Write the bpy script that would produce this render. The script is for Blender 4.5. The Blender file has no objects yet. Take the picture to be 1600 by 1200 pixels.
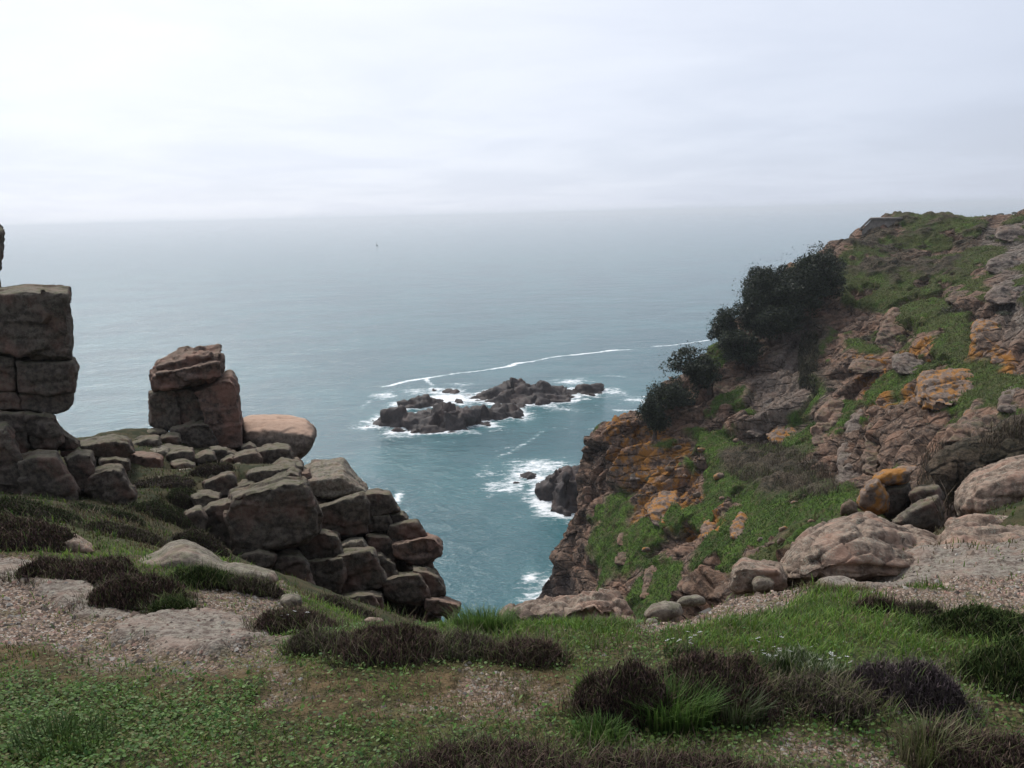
import bpy, math, time
import numpy as np
R = math.radians
DENOISE = True
HAZE = 0.00026
T0 = time.time()
SC = bpy.context.scene
COL = SC.collection
# ------------------------------------------------------------------ camera, sky, sun, exposure
F = 1260.0                       # focal length in pixels of the 1600 px wide photograph
EYE = 35.0                       # metres above the sea
PITCH, ROLL = 11.9, -1.45
SUN_AZ, SUN_EL = -30.0, 47.0     # degrees, azimuth from +Y towards +X
cd = bpy.data.cameras.new('camera'); cam = bpy.data.objects.new('camera', cd); COL.objects.link(cam)
cd.sensor_width = 36.0; cd.lens = 36.0 * F / 1600.0; cd.clip_start = 0.05; cd.clip_end = 60000.0
def rotx(a): c, s = math.cos(a), math.sin(a); return np.array([[1,0,0],[0,c,-s],[0,s,c]])
def rotz(a): c, s = math.cos(a), math.sin(a); return np.array([[c,-s,0],[s,c,0],[0,0,1]])
RM = rotx(R(90 - PITCH)) @ rotz(R(ROLL))
import mathutils
cam.matrix_world = mathutils.Matrix.Translation((0, 0, EYE)) @ mathutils.Matrix(RM.tolist()).to_4x4()
SC.camera = cam
SC.view_settings.view_transform = 'Standard'; SC.view_settings.look = 'None'
SC.view_settings.exposure = 0.0; SC.view_settings.gamma = 1.0
SC.cycles.use_denoising = DENOISE; SC.cycles.max_bounces = 6; SC.cycles.diffuse_bounces = 2; SC.cycles.volume_bounces = 0
SDIR = (math.sin(R(SUN_AZ))*math.cos(R(SUN_EL)), math.cos(R(SUN_AZ))*math.cos(R(SUN_EL)), math.sin(R(SUN_EL)))

def NT(tree):
    tree.nodes.clear()
    def node(kind, **kw):
        n = tree.nodes.new(kind)
        for k, v in kw.items():
            if k.startswith('i_'):
                key = k[2:]
                key = int(key) if key.isdigit() else key.replace('_', ' ')
                s = n.inputs[key]
                if hasattr(v, 'bl_idname') or isinstance(v, bpy.types.NodeSocket): tree.links.new(v, s)
                else: s.default_value = v
            else: setattr(n, k, v)
        return n
    return node
def mth(node, op, a, b=None, c=None, clamp=False):
    n = node('ShaderNodeMath', operation=op, use_clamp=clamp)
    for i, v in enumerate((a, b, c)):
        if v is None: continue
        if isinstance(v, bpy.types.NodeSocket): n.id_data.links.new(v, n.inputs[i])
        else: n.inputs[i].default_value = v
    return n.outputs[0]
def mixc(node, fac, a, b, mode='MIX'):
    n = node('ShaderNodeMix', data_type='RGBA', blend_type=mode)
    L = n.id_data.links
    for s, v in ((n.inputs[0], fac), (n.inputs[6], a), (n.inputs[7], b)):
        if isinstance(v, bpy.types.NodeSocket): L.new(v, s)
        elif isinstance(v, (tuple, list)): s.default_value = tuple(v) + ((1.0,) if len(v) == 3 else ())
        else: s.default_value = v
    return n.outputs[2]
def mapr(node, v, a, b, c=0.0, d=1.0, smooth=True):
    n = node('ShaderNodeMapRange', interpolation_type='SMOOTHSTEP' if smooth else 'LINEAR')
    n.id_data.links.new(v, n.inputs[0])
    for i, x in enumerate((a, b, c, d)):
        if isinstance(x, bpy.types.NodeSocket): n.id_data.links.new(x, n.inputs[i+1])
        else: n.inputs[i+1].default_value = x
    return n.outputs[0]

W = bpy.data.worlds.new("World"); SC.world = W; W.use_nodes = True
nd = NT(W.node_tree)
tc = nd('ShaderNodeTexCoord')
vec = tc.outputs['Generated']
sky = nd('ShaderNodeTexSky', sky_type='NISHITA', sun_disc=False, sun_elevation=R(SUN_EL), sun_rotation=R(SUN_AZ), altitude=35.0)
dt = nd('ShaderNodeVectorMath', operation='DOT_PRODUCT', i_0=vec); dt.inputs[1].default_value = SDIR
c0 = mth(nd, 'MAXIMUM', dt.outputs['Value'], 0.0)
L = mth(nd, 'MULTIPLY_ADD', mth(nd, 'POWER', c0, 1.3), 0.66, 0.53)
L = mth(nd, 'MULTIPLY_ADD', mth(nd, 'POWER', c0, 16.0), 0.8, L)
sx = nd('ShaderNodeSeparateXYZ', i_0=vec)
# cloud layer: a plane of cloud seen in perspective
zz = mth(nd, 'ADD', mth(nd, 'MAXIMUM', sx.outputs[2], 0.0), 0.10)
cp = nd('ShaderNodeCombineXYZ', i_0=mth(nd, 'DIVIDE', sx.outputs[0], zz), i_1=mth(nd, 'DIVIDE', sx.outputs[1], zz))
n1 = nd('ShaderNodeTexNoise', i_Vector=cp.outputs[0], i_Scale=0.75, i_Detail=7.0, i_Roughness=0.55, i_Distortion=0.4)
n2 = nd('ShaderNodeTexNoise', i_Vector=cp.outputs[0], i_Scale=0.3, i_Detail=3.0)
cl = mth(nd, 'ADD', mth(nd, 'MULTIPLY', n1.outputs[0], 0.6), mth(nd, 'MULTIPLY', n2.outputs[0], 0.4))
clf = mapr(nd, cl, 0.37, 0.63, 0.957, 1.052)
L = mth(nd, 'MULTIPLY', L, clf)
tint = mixc(nd, mapr(nd, L, 0.70, 1.1), (0.89, 0.97, 1.15), (0.955, 0.992, 1.08))
cc = nd('ShaderNodeVectorMath', operation='SCALE', i_0=tint)
W.node_tree.links.new(mth(nd, 'MULTIPLY', L, 10.0), cc.inputs['Scale'])
skm = mixc(nd, 0.08, cc.outputs[0], sky.outputs[0])
bg = nd('ShaderNodeBackground', i_Color=skm, i_Strength=0.1)
nd('ShaderNodeOutputWorld', i_Surface=bg.outputs[0])

sl = bpy.data.lights.new('sun', 'SUN'); so = bpy.data.objects.new('sun', sl); COL.objects.link(so)
sl.energy = 2.8; sl.angle = R(12); sl.color = (1.0, 0.95, 0.88)
so.rotation_euler = mathutils.Vector(SDIR).to_track_quat('Z', 'Y').to_euler()

# ------------------------------------------------------------------ helpers: rays, noise, meshes
def ray(px, py):
    v = np.stack([(np.asarray(px, float)-800)/F, -(np.asarray(py, float)-600)/F, -np.ones_like(np.asarray(px, float))], -1)
    return v @ RM.T
def at(px, py, Y):
    d = ray(px, py); k = np.asarray(Y, float)/d[..., 1]
    return d*k[..., None] + np.array([0, 0, EYE])
def sea_at(px, py):
    d = ray(px, py); k = -EYE/d[..., 2]
    return d*k[..., None] + np.array([0, 0, EYE])
def h3(ix, iy, iz, seed):
    with np.errstate(over='ignore'):
        h = (ix.astype(np.int64)*374761393 + iy.astype(np.int64)*668265263 + iz.astype(np.int64)*2147483647 + seed*1274126177).astype(np.uint32)
        h = (h ^ (h >> np.uint32(13)))*np.uint32(1274126177); h = (h ^ (h >> np.uint32(16)))*np.uint32(2246822519); h ^= h >> np.uint32(15)
    return h.astype(np.float64)/4294967295.0
def vnoise(p, seed=0):
    f = np.floor(p); i = f.astype(np.int64); t = p-f; t = t*t*t*(t*(t*6-15)+10)
    out = 0
    for dx in (0, 1):
        for dy in (0, 1):
            for dz in (0, 1):
                w = (t[:, 0] if dx else 1-t[:, 0])*(t[:, 1] if dy else 1-t[:, 1])*(t[:, 2] if dz else 1-t[:, 2])
                out = out + w*h3(i[:, 0]+dx, i[:, 1]+dy, i[:, 2]+dz, seed)
    return out*2-1
def fbm(p, scale, octv=4, seed=0, gain=0.5, ridged=False):
    p = np.asarray(p, float)*scale; a = 1.0; s = 0; tot = 0
    for o in range(octv):
        n = vnoise(p, seed+o*17)
        if ridged: n = 1-2*np.abs(n)
        s = s+a*n; tot += a; a *= gain; p = p*2.03+11.7
    return s/tot
def fbm2(x, y, scale, octv=4, seed=0, gain=0.5):
    return fbm(np.stack([x, y, np.zeros_like(x)], -1), scale, octv, seed, gain)
def worley(q, seed=0, jit=0.8):
    b = np.floor(q-0.5).astype(np.int64)
    f1 = np.full(len(q), 9.0); f2 = np.full(len(q), 9.0); rnd = np.zeros((len(q), 4)); off = np.zeros((len(q), 3))
    for dx in (0, 1):
        for dy in (0, 1):
            for dz in (0, 1):
                ix, iy, iz = b[:, 0]+dx, b[:, 1]+dy, b[:, 2]+dz
                c = np.stack([ix+.5+jit*(h3(ix, iy, iz, seed+1)-.5), iy+.5+jit*(h3(ix, iy, iz, seed+2)-.5), iz+.5+jit*(h3(ix, iy, iz, seed+3)-.5)], -1)
                o = q-c; d = np.sqrt((o*o).sum(1)); m = d < f1
                f2 = np.where(m, f1, np.minimum(f2, d)); f1 = np.where(m, d, f1); off[m] = o[m]
                rnd[m] = np.stack([h3(ix[m], iy[m], iz[m], seed+k) for k in (5, 6, 7, 8)], -1)
    return f1, f2, off, rnd
def frame(dip, strike, ):
    return rotz(R(strike)) @ rotx(R(dip))
def facets(p, size, fr=None, seed=0, tilt=1.3):
    """blocky jointed relief: every cell is a tilted plane of its own; returns height (-1..1) and a crack mask"""
    q = np.asarray(p, float)
    if fr is not None: q = q @ fr
    q = q/np.asarray(size, float)
    f1, f2, off, rnd = worley(q, seed)
    d = (rnd[:, 0]-.5) + tilt*((rnd[:, 1:]-.5)*off).sum(1)
    e = np.clip((f2-f1)/0.16, 0, 1)
    return d, 1-e*e*(3-2*e)
def sstep(a, b, x):
    t = np.clip((x-a)/(b-a), 0, 1); return t*t*(3-2*t)

def mesh_np(name, V, faces, mats=(), attrs=None, smooth=True, mi=None):
    me = bpy.data.meshes.new(name)
    V = np.ascontiguousarray(V, np.float32)
    fs = faces if isinstance(faces, (list, tuple)) else [faces]
    fs = [np.asarray(f, np.int32) for f in fs if len(f)]
    nl = sum(f.size for f in fs); npoly = sum(len(f) for f in fs)
    me.vertices.add(len(V)); me.vertices.foreach_set('co', V.ravel())
    me.loops.add(nl); me.loops.foreach_set('vertex_index', np.concatenate([f.ravel() for f in fs]))
    me.polygons.add(npoly)
    st = []; o = 0
    for f in fs:
        st.append(o+np.arange(len(f))*f.shape[1]); o += f.size
    me.polygons.foreach_set('loop_start', np.concatenate(st).astype(np.int32))
    if mi is not None: me.polygons.foreach_set('material_index', np.asarray(mi, np.int32))
    me.update(calc_edges=True)
    me.polygons.foreach_set('use_smooth', np.full(npoly, smooth, bool))
    for m in mats: me.materials.append(m)
    for k, a in (attrs or {}).items():
        a = np.asarray(a, np.float32)
        if a.ndim == 1:
            at_ = me.attributes.new(k, 'FLOAT', 'POINT'); at_.data.foreach_set('value', a)
        else:
            if a.shape[1] == 3: a = np.concatenate([a, np.ones((len(a), 1), np.float32)], 1)
            at_ = me.attributes.new(k, 'FLOAT_COLOR', 'POINT'); at_.data.foreach_set('color', np.ascontiguousarray(a).ravel())
    return me
def link(name, me, parent=None, loc=None):
    o = bpy.data.objects.new(name, me); COL.objects.link(o)
    if loc is not None: o.location = loc
    if parent is not None: o.parent = parent
    return o
def obj_at_base(name, V, faces, mats, attrs=None, smooth=True, parent=None, base=None, mi=None):
    """mesh whose origin is the middle of its foot (or the given world point)"""
    V = np.asarray(V, float)
    if base is None: base = np.array([(V[:, 0].min()+V[:, 0].max())/2, (V[:, 1].min()+V[:, 1].max())/2, V[:, 2].min()])
    me = mesh_np(name, V-base, faces, mats, attrs, smooth, mi)
    p = base - (np.array(parent.location) if parent is not None else 0)
    return link(name, me, parent, tuple(p))
def tag(o, label=None, cat=None, group=None, kind=None):
    for k, v in (('label', label), ('category', cat), ('group', group), ('kind', kind)):
        if v: o[k] = v
    return o
def empty(name, loc, label, cat, group=None):
    o = bpy.data.objects.new(name, None); COL.objects.link(o); o.location = tuple(loc); o.empty_display_size = .3
    return tag(o, label, cat, group)

class HF:
    """height field z(x,y) through scattered points"""
    def __init__(self, P, smooth=0.0):
        P = np.asarray(P, float); self.xy = P[:, :2]; n = len(P)
        D = np.sqrt(((self.xy[:, None]-self.xy[None])**2).sum(-1)) - smooth*np.eye(n)
        A = np.zeros((n+3, n+3)); A[:n, :n] = D; A[:n, n] = 1; A[:n, n+1:] = self.xy; A[n:, :n] = A[:n, n:].T
        self.w = np.linalg.solve(A + 1e-9*np.eye(n+3), np.concatenate([P[:, 2], np.zeros(3)]))
    def __call__(self, x, y):
        x = np.asarray(x, float); y = np.asarray(y, float); sh = x.shape; x = x.ravel(); y = y.ravel()
        out = np.empty(len(x)); w = self.w; n = len(self.xy)
        for s in range(0, len(x), 40000):
            a = x[s:s+40000]; b = y[s:s+40000]
            d = np.sqrt((a[:, None]-self.xy[:, 0])**2 + (b[:, None]-self.xy[:, 1])**2)
            out[s:s+40000] = d @ w[:n] + w[n] + w[n+1]*a + w[n+2]*b
        return out.reshape(sh)
    def hit(self, px, py, lo=1.2, hi=140, n=900):
        px = np.atleast_1d(np.asarray(px, float)); py = np.atleast_1d(np.asarray(py, float)); px, py = np.broadcast_arrays(px, py)
        d = ray(px, py); d = d/np.sqrt(d[:, 0]**2+d[:, 1]**2)[:, None]
        t = np.exp(np.linspace(math.log(lo), math.log(hi), n))
        X = d[:, 0:1]*t; Y = d[:, 1:2]*t; Z = EYE+d[:, 2:3]*t
        below = Z < self(X, Y); k = np.where(below.any(1), below.argmax(1), n-1)
        i = np.arange(len(px)); return np.stack([X[i, k], Y[i, k], Z[i, k]], -1)
def polymask(x, y, poly, soft, warp=0.0, wscale=1.0, seed=3):
    """1 inside a ground polygon, soft edged and ragged"""
    if warp:
        x = x + warp*fbm2(x, y, wscale, 3, seed); y = y + warp*fbm2(x, y, wscale, 3, seed+9)
    n = len(poly); ins = np.zeros(x.shape, bool); dm = np.full(x.shape, 1e9)
    for i in range(n):
        ax, ay = poly[i][:2]; bx, by = poly[(i+1) % n][:2]
        c = ((ay > y) != (by > y)) & (x < (bx-ax)*(y-ay)/((by-ay) if by != ay else 1e-9)+ax); ins ^= c
        L2 = (bx-ax)**2+(by-ay)**2+1e-12
        t = np.clip(((x-ax)*(bx-ax)+(y-ay)*(by-ay))/L2, 0, 1)
        dm = np.minimum(dm, np.hypot(x-ax-t*(bx-ax), y-ay-t*(by-ay)))
    sd = np.where(ins, dm, -dm)
    return sstep(-soft, soft, sd)

# ------------------------------------------------------------------ materials
def new_mat(name):
    m = bpy.data.materials.new(name); m.use_nodes = True
    return m, NT(m.node_tree)
def rock_nodes(nd, pos, base, dark, warm, lichen, orange_amt, grain, lich_amt=0.5, warm_amt=0.5, up=None):
    """granite colour from world-anchored noise; returns colour socket and height socket"""
    N = lambda s, d=6.0, r=0.6: nd('ShaderNodeTexNoise', i_Vector=pos, i_Scale=s, i_Detail=d, i_Roughness=r).outputs[0]
    a = N(0.9/grain, 5); b = N(5.0/grain, 7, 0.65); c = N(22/grain, 5, 0.7); e = N(2.3/grain, 6)
    col = mixc(nd, mapr(nd, b, 0.38, 0.62), dark, base)
    col = mixc(nd, mth(nd, 'MULTIPLY', mapr(nd, a, 0.46, 0.66), warm_amt), col, warm)
    li = mth(nd, 'MULTIPLY', mapr(nd, c, 0.5, 0.62), mapr(nd, e, 0.42, 0.62))
    col = mixc(nd, mth(nd, 'MULTIPLY', li, lich_amt), col, lichen)
    col = mixc(nd, mapr(nd, c, 0.40, 0.30, 0.0, 0.55), col, tuple(v*0.35 for v in dark))
    if orange_amt is not None:
        f = N(1.6/grain, 7, 0.7)
        th = mth(nd, 'SUBTRACT', 0.72, mth(nd, 'MULTIPLY', orange_amt, 0.25)) if isinstance(orange_amt, bpy.types.NodeSocket) else 0.72-orange_amt*0.25
        th2 = mth(nd, 'ADD', th, 0.09) if isinstance(th, bpy.types.NodeSocket) else th+0.09
        om = mapr(nd, f, th, th2)
        col = mixc(nd, mth(nd, 'MULTIPLY', om, 0.8), col, mixc(nd, b, (0.22, 0.09, 0.015), (0.42, 0.19, 0.03)))
    hgt = mth(nd, 'ADD', mth(nd, 'MULTIPLY', b, 0.6), mth(nd, 'MULTIPLY', c, 0.25))
    return col, hgt
def rock_mat(name, base, dark, warm, lichen, orange=None, grain=1.0, lich=0.5, warm_amt=0.5, bump=0.05, moss=0.0, wet=False, top=None):
    m, nd = new_mat(name)
    g = nd('ShaderNodeNewGeometry'); pos = g.outputs['Position']
    col, hgt = rock_nodes(nd, pos, base, dark, warm, lichen, orange, grain, lich, warm_amt)
    nz = nd('ShaderNodeSeparateXYZ', i_0=g.outputs['Normal']).outputs[2]
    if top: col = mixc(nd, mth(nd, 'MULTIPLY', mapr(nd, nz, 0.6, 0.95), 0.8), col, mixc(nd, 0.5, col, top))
    if moss:
        nn = nd('ShaderNodeTexNoise', i_Vector=pos, i_Scale=3.0/grain, i_Detail=5.0).outputs[0]
        mm = mth(nd, 'MULTIPLY', mapr(nd, nz, 0.5, 0.9), mapr(nd, nn, 0.45, 0.6))
        col = mixc(nd, mth(nd, 'MULTIPLY', mm, moss), col, (0.07, 0.085, 0.03))
    bp = nd('ShaderNodeBump', i_Strength=1.0, i_Distance=bump*grain, i_Height=hgt)
    b = nd('ShaderNodeBsdfPrincipled', i_Base_Color=col, i_Roughness=0.7 if wet else 0.92, i_Normal=bp.outputs[0])
    b.inputs['Specular IOR Level'].default_value = 0.3 if wet else 0.2
    nd('ShaderNodeOutputMaterial', i_Surface=b.outputs[0])
    return m
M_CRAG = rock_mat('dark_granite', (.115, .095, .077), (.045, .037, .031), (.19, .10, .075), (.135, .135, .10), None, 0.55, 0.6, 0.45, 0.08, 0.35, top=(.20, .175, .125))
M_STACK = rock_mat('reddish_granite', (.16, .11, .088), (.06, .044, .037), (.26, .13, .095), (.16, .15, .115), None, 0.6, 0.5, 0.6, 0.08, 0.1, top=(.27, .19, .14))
M_PINK = rock_mat('pale_pink_granite', (.265, .20, .152), (.10, .073, .057), (.34, .205, .148), (.27, .27, .215), 0.05, 0.35, 0.85, 0.6, 0.09, 0.0)
M_GREY = rock_mat('grey_lichen_granite', (.22, .19, .15), (.09, .075, .062), (.26, .17, .125), (.27, .275, .20), None, 0.35, 0.8, 0.4, 0.08, 0.3)
M_HEAD = rock_mat('headland_granite', (.185, .128, .094), (.06, .043, .034), (.255, .148, .10), (.26, .23, .19), 0.35, 1.6, 0.55, 0.6, 0.08, 0.3)
M_HEADGREY = rock_mat('grey_headland_granite', (.185, .148, .122), (.065, .05, .043), (.24, .155, .112), (.29, .265, .23), 0.1, 1.5, 0.6, 0.4, 0.08, 0.15)
M_ORANGE = rock_mat('orange_lichen_granite', (.21, .155, .12), (.085, .066, .055), (.26, .165, .115), (.24, .22, .175), 0.95, 0.9, 0.4, 0.5, 0.06, 0.0)
M_REEF = rock_mat('wet_dark_rock', (.055, .042, .038), (.022, .018, .018), (.085, .052, .042), (.075, .068, .06), None, 3.5, 0.4, 0.5, 0.05, 0.0, wet=True)

def attr_mat(name, rough=0.75, trans=0.0, spec=0.25):
    m, nd = new_mat(name)
    a = nd('ShaderNodeAttribute', attribute_name='col')
    b = nd('ShaderNodeBsdfPrincipled', i_Base_Color=a.outputs['Color'], i_Roughness=rough)
    b.inputs['Specular IOR Level'].default_value = spec
    s = b.outputs[0]
    if trans:
        t = nd('ShaderNodeBsdfTranslucent', i_Color=a.outputs['Color'])
        s = nd('ShaderNodeMixShader', i_0=trans, i_1=s, i_2=t.outputs[0]).outputs[0]
    nd('ShaderNodeOutputMaterial', i_Surface=s)
    return m
M_BLADE = attr_mat('leaf_blades', 0.6, 0.35)
M_TWIG = attr_mat('dry_twigs', 0.9, 0.0, 0.1)
M_LEAF = attr_mat('evergreen_leaves', 0.55, 0.15, 0.3)
M_PEB = attr_mat('granite_grit', 0.9, 0.0, 0.15)
def simple_mat(name, col, rough=0.8):
    m, nd = new_mat(name)
    pos = nd('ShaderNodeNewGeometry').outputs['Position']
    n = nd('ShaderNodeTexNoise', i_Vector=pos, i_Scale=2.5, i_Detail=8.0, i_Roughness=0.7).outputs[0]
    c = mixc(nd, mapr(nd, n, 0.3, 0.7), tuple(v*0.65 for v in col), tuple(v*1.2 for v in col))
    bp = nd('ShaderNodeBump', i_Strength=0.6, i_Distance=0.03, i_Height=n)
    b = nd('ShaderNodeBsdfPrincipled', i_Base_Color=c, i_Roughness=rough, i_Normal=bp.outputs[0]); nd('ShaderNodeOutputMaterial', i_Surface=b.outputs[0])
    return m
M_CONC = simple_mat('weathered_concrete', (.22, .195, .17)); M_DARK = simple_mat('recess_shade', (.03, .03, .03))
M_BARK = simple_mat('grey_bark', (.10, .08, .065)); M_WOOD = simple_mat('bleached_driftwood', (.30, .26, .21))
M_PAINT = simple_mat('dark_buoy_paint', (.05, .05, .06), 0.5)

# ------------------------------------------------------------------ rocks from outlines
TMP = bpy.data.objects.new('tmp', bpy.data.meshes.new('tmp')); COL.objects.link(TMP)
_rm = TMP.modifiers.new('r', 'REMESH'); _rm.mode = 'VOXEL'; _rm.use_smooth_shade = True
_sm = TMP.modifiers.new('s', 'SMOOTH'); _sm.factor = 0.5
def solidify(V, faces, voxel, smooth):
    me = bpy.data.meshes.new('t'); me.from_pydata([tuple(v) for v in V], [], faces); me.update()
    old = TMP.data; TMP.data = me; bpy.data.meshes.remove(old)
    _rm.voxel_size = voxel; _sm.iterations = smooth
    dg = bpy.context.evaluated_depsgraph_get(); dg.update()
    e = TMP.evaluated_get(dg).to_mesh()
    n = len(e.vertices); v = np.empty(n*3, np.float32); e.vertices.foreach_get('co', v)
    nn = np.empty(n*3, np.float32); e.vertices.foreach_get('normal', nn)
    nf = len(e.polygons); nl = len(e.loops); li = np.empty(nl, np.int32); e.loops.foreach_get('vertex_index', li)
    TMP.evaluated_get(dg).to_mesh_clear()
    return v.reshape(-1, 3).astype(float), nn.reshape(-1, 3).astype(float), li.reshape(nf, 4)
def densify(p, n=3):
    p = np.asarray(p, float); q = np.roll(p, -1, 0)
    return np.concatenate([p + (q-p)*t for t in np.linspace(0, 1, n, endpoint=False)], 1).reshape(-1, 2)
SEED = [100]
PEBBLE = ((.72, -.5, 1.0), (.93, -.44, .62), (1.0, -.25, .25), (1.0, .2, 0.0), (.93, .42, 0.0), (.7, .5, 0.0))
BOX = ((.96, -.5, 1.0), (1.0, -.475, .97), (1.02, -.1, .47), (1.02, .25, 0.0), (1.0, .46, 0.0), (.95, .5, 0.0))
def simplify(p, tol):
    p = [np.asarray(q, float) for q in p]
    def dp(a):
        if len(a) < 3: return a
        d = a[-1]-a[0]; L_ = np.hypot(*d)+1e-9
        k = [abs(d[0]*(q[1]-a[0][1])-d[1]*(q[0]-a[0][0]))/L_ for q in a]; i = int(np.argmax(k))
        return a if False else (dp(a[:i+1])[:-1]+dp(a[i:]) if k[i] > tol else [a[0], a[-1]])
    P = np.array(p); c = P.mean(0); i0 = int(np.argmax(((P-c)**2).sum(1))); P = np.roll(P, -i0, 0); j = int(np.argmax(((P-P[0])**2).sum(1)))
    q = dp(list(P[:j+1]))[:-1]+dp(list(P[j:])+[P[0]])[:-1]
    return np.array(q) if len(q) >= 4 else P
def rock_verts(poly, d, T=None, topf=0.22, rough=1.0, rnd=4, vox=1.0, fr=None, fsize=None, crack=0.5, grow=0.0, lean=0.0, box=False, dslope=0.0):
    SEED[0] += 7; seed = SEED[0]
    poly = simplify(poly, .045*max(np.ptp(np.array(poly, float), axis=0))) if box else poly
    p = densify(poly); c = (p.min(0)+p.max(0))/2; yb = p[:, 1].max(); h = yb-p[:, 1].min(); w = p[:, 0].max()-p[:, 0].min()
    m = d/F; size = max(w, h)*m; small = min(w, h)*m
    if T is None: T = 0.75*w*m
    rings = []
    for s, k, tf in (BOX if box else PEBBLE):
        q = c + (p-c)*(s+grow)
        q[:, 1] += topf*h*tf*np.clip((yb-q[:, 1])/h, 0, 1)
        q[:, 0] += lean*k*w
        rings.append(at(q[:, 0], q[:, 1], d+k*T+dslope*(yb-q[:, 1])))
    n = len(p); V = np.concatenate(rings); fs = []
    for r in range(len(rings)-1):
        for i in range(n):
            j = (i+1) % n; fs.append((r*n+i, r*n+j, (r+1)*n+j, (r+1)*n+i))
    fs.append(tuple(range(n))[::-1]); fs.append(tuple(range((len(rings)-1)*n, len(rings)*n)))
    voxel = max(d/806*2.0*vox, size/110)
    V, N, Q = solidify(V, fs, voxel, rnd)
    fz = (fsize or 0.45*small) ; fz = max(fz, voxel*5)
    a, ca = facets(V, (fz*1.3, fz, fz*.8), fr, seed)
    b, cb = facets(V+3.3, (fz*.42, fz*.4, fz*.3), fr, seed+3)
    dsp = a*(0.2 if box else .15)*fz + b*0.07*fz - ca*0.09*fz*crack - cb*0.04*fz*crack + fbm(V, 1.2/small, 3, seed)*0.045*small + fbm(V, 7/small, 3, seed+1)*0.014*small
    V = V + N*(dsp*rough)[:, None]
    return V, Q
def rock(name, poly, d, label, mat, cat='rock', group=None, parent=None, **kw):
    V, Q = rock_verts(poly, d, **kw)
    o = obj_at_base(name, V, Q, [mat], parent=parent)
    if parent is None: tag(o, label, cat, group)
    return o
#MARK_BODY
# ------------------------------------------------------------------ the land: height fields
GP = []
def gp(*pts):
    for px, py, Y in pts: GP.append(at(px, py, Y))
# clifftop the photographer stands on
gp((-300,1200,2.35),(0,1200,2.35),(400,1200,2.3),(800,1200,2.3),(1200,1200,2.3),(1600,1200,2.3),(1950,1200,2.35))
gp((0,1100,2.85),(400,1100,2.8),(800,1100,2.75),(1200,1100,2.75),(1600,1100,2.8),(0,1020,3.5),(300,1040,3.2),(500,1030,3.15),(800,1030,3.2),(1200,1020,3.2),(1600,1020,3.3))
gp((700,975,3.8),(850,980,3.75),(950,978,3.9),(1050,965,4.2),(1250,935,4.8),(1400,945,4.4),(1600,965,4.0),(1900,965,4.0))
gp((-300,960,4.1),(0,940,4.4),(200,930,4.7),(400,960,4.3),(520,985,3.9),(600,978,4.0),(0,880,5.2),(-300,870,5.4),(130,880,5.6),(270,885,6.2),(420,915,5.4),(100,830,7.0),(0,795,8.0),(-250,790,8.0),(270,862,7.2),(380,885,6.6))
gp((1400,880,6.2),(1600,850,6.8),(1300,905,5.8),(1150,925,5.6),(1600,800,9.5),(1460,830,8.8),(1900,800,8.5),(1240,880,7.4))
# the grassy shelf and the crag on the near side of the cove
gp((0,770,13),(120,790,12),(-250,750,14),(250,800,12.5),(330,850,10),(210,760,16),(280,740,18.5),(300,705,22),(220,695,24),(130,690,22),(40,690,18),(360,730,19),(420,738,16.6),(330,765,15.4),(470,745,19),(250,698,24),(310,693,24.5),(380,703,24),(430,728,22),(540,765,19),(620,830,17),(660,890,15.5),(708,945,13))
gp((360,872,13.2),(440,925,13.0),(480,950,12.4),(560,960,11.8),(640,972,11),(690,978,10),(430,880,15),(560,920,16.2),(640,940,16.2),(380,892,9.2),(470,950,9),(560,972,8.5),(330,872,10.2))
for px, py, Y in ((130,690,22),(220,695,25.5),(310,698,26.5),(390,708,26),(480,745,19.5),(560,775,19),(640,840,17),(680,890,15.5),(712,945,13)):
    p = at(px, py, Y); s = 1.0 if px < 400 else .45
    GP += [p+np.array([.9*s, 2.2*s+.3, -3.0]), p+np.array([3.5, 6.0, -13]), p+np.array([9, 12, -26])]
for x, y, z in ((-30,32,-4),(-14,42,-5),(-3,37,-4),(4,38,-4),(12,30,3),(8,20,15.5),(2,24,7.5),(-1.5,18,17),(-2,13.5,23.5),(0,9.5,28.5),(0,7,30.6),(2.5,8,30),(3,12,24.5),(6,10,28.5),(8,14,26),(14,14,27),(20,18,27),(16,24,20),(30,20,28),(1,5.2,32.0),(-.6,5.3,31.9),(2.6,6,31.6),
                (-30,12,32),(-45,20,30),(-50,0,33),(-10,-3,33.6),(0,-3,33.5),(10,-3,33.5),(0,-20,34),(-30,-30,34),(30,-30,34.5),(60,-60,35),(-60,-60,34),(25,3,33.5),(50,5,34),(0,1.2,33.3),(-3,1.2,33.35),(3,1.2,33.3),(60,30,28)):
    GP.append(np.array([x, y, z]))
G0 = HF(GP, 0.02)
HP = []
def hp(*pts):
    for px, py, Y in pts: HP.append(at(px, py, Y))
SIL = ((850,938,68),(850,900,69),(872,830,71),(893,770,72.5),(903,720,74),(905,690,76),(950,655,77.5),(1000,632,79),(1050,590,81),(1100,545,83),(1150,490,86),(1200,440,89),(1250,405,91),(1290,380,94),(1350,358,100),(1420,349,104),(1480,343,102),(1540,333,98),(1600,327,92),(1700,322,88),(1850,318,85))
hp(*SIL)
hp((890,850,69),(940,760,70.5),(1000,690,72),(1050,640,75),(1150,560,79),(1230,485,82),(1300,430,87),(1400,400,91),(1500,390,88),(1600,370,83),(1750,350,78))
hp((915,900,63),(940,850,63),(1000,800,63.5),(1050,750,65),(1100,700,67),(1150,650,70),(1200,600,73),(1250,550,76),(1300,500,79),(1400,450,80),(1500,430,76),(1600,420,71),(1750,420,64))
hp((1000,900,55),(1050,850,56),(1100,800,57),(1150,760,58.5),(1200,720,60),(1255,690,61.5),(1200,650,68),(1270,640,65.5),(1280,560,71.5))
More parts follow.
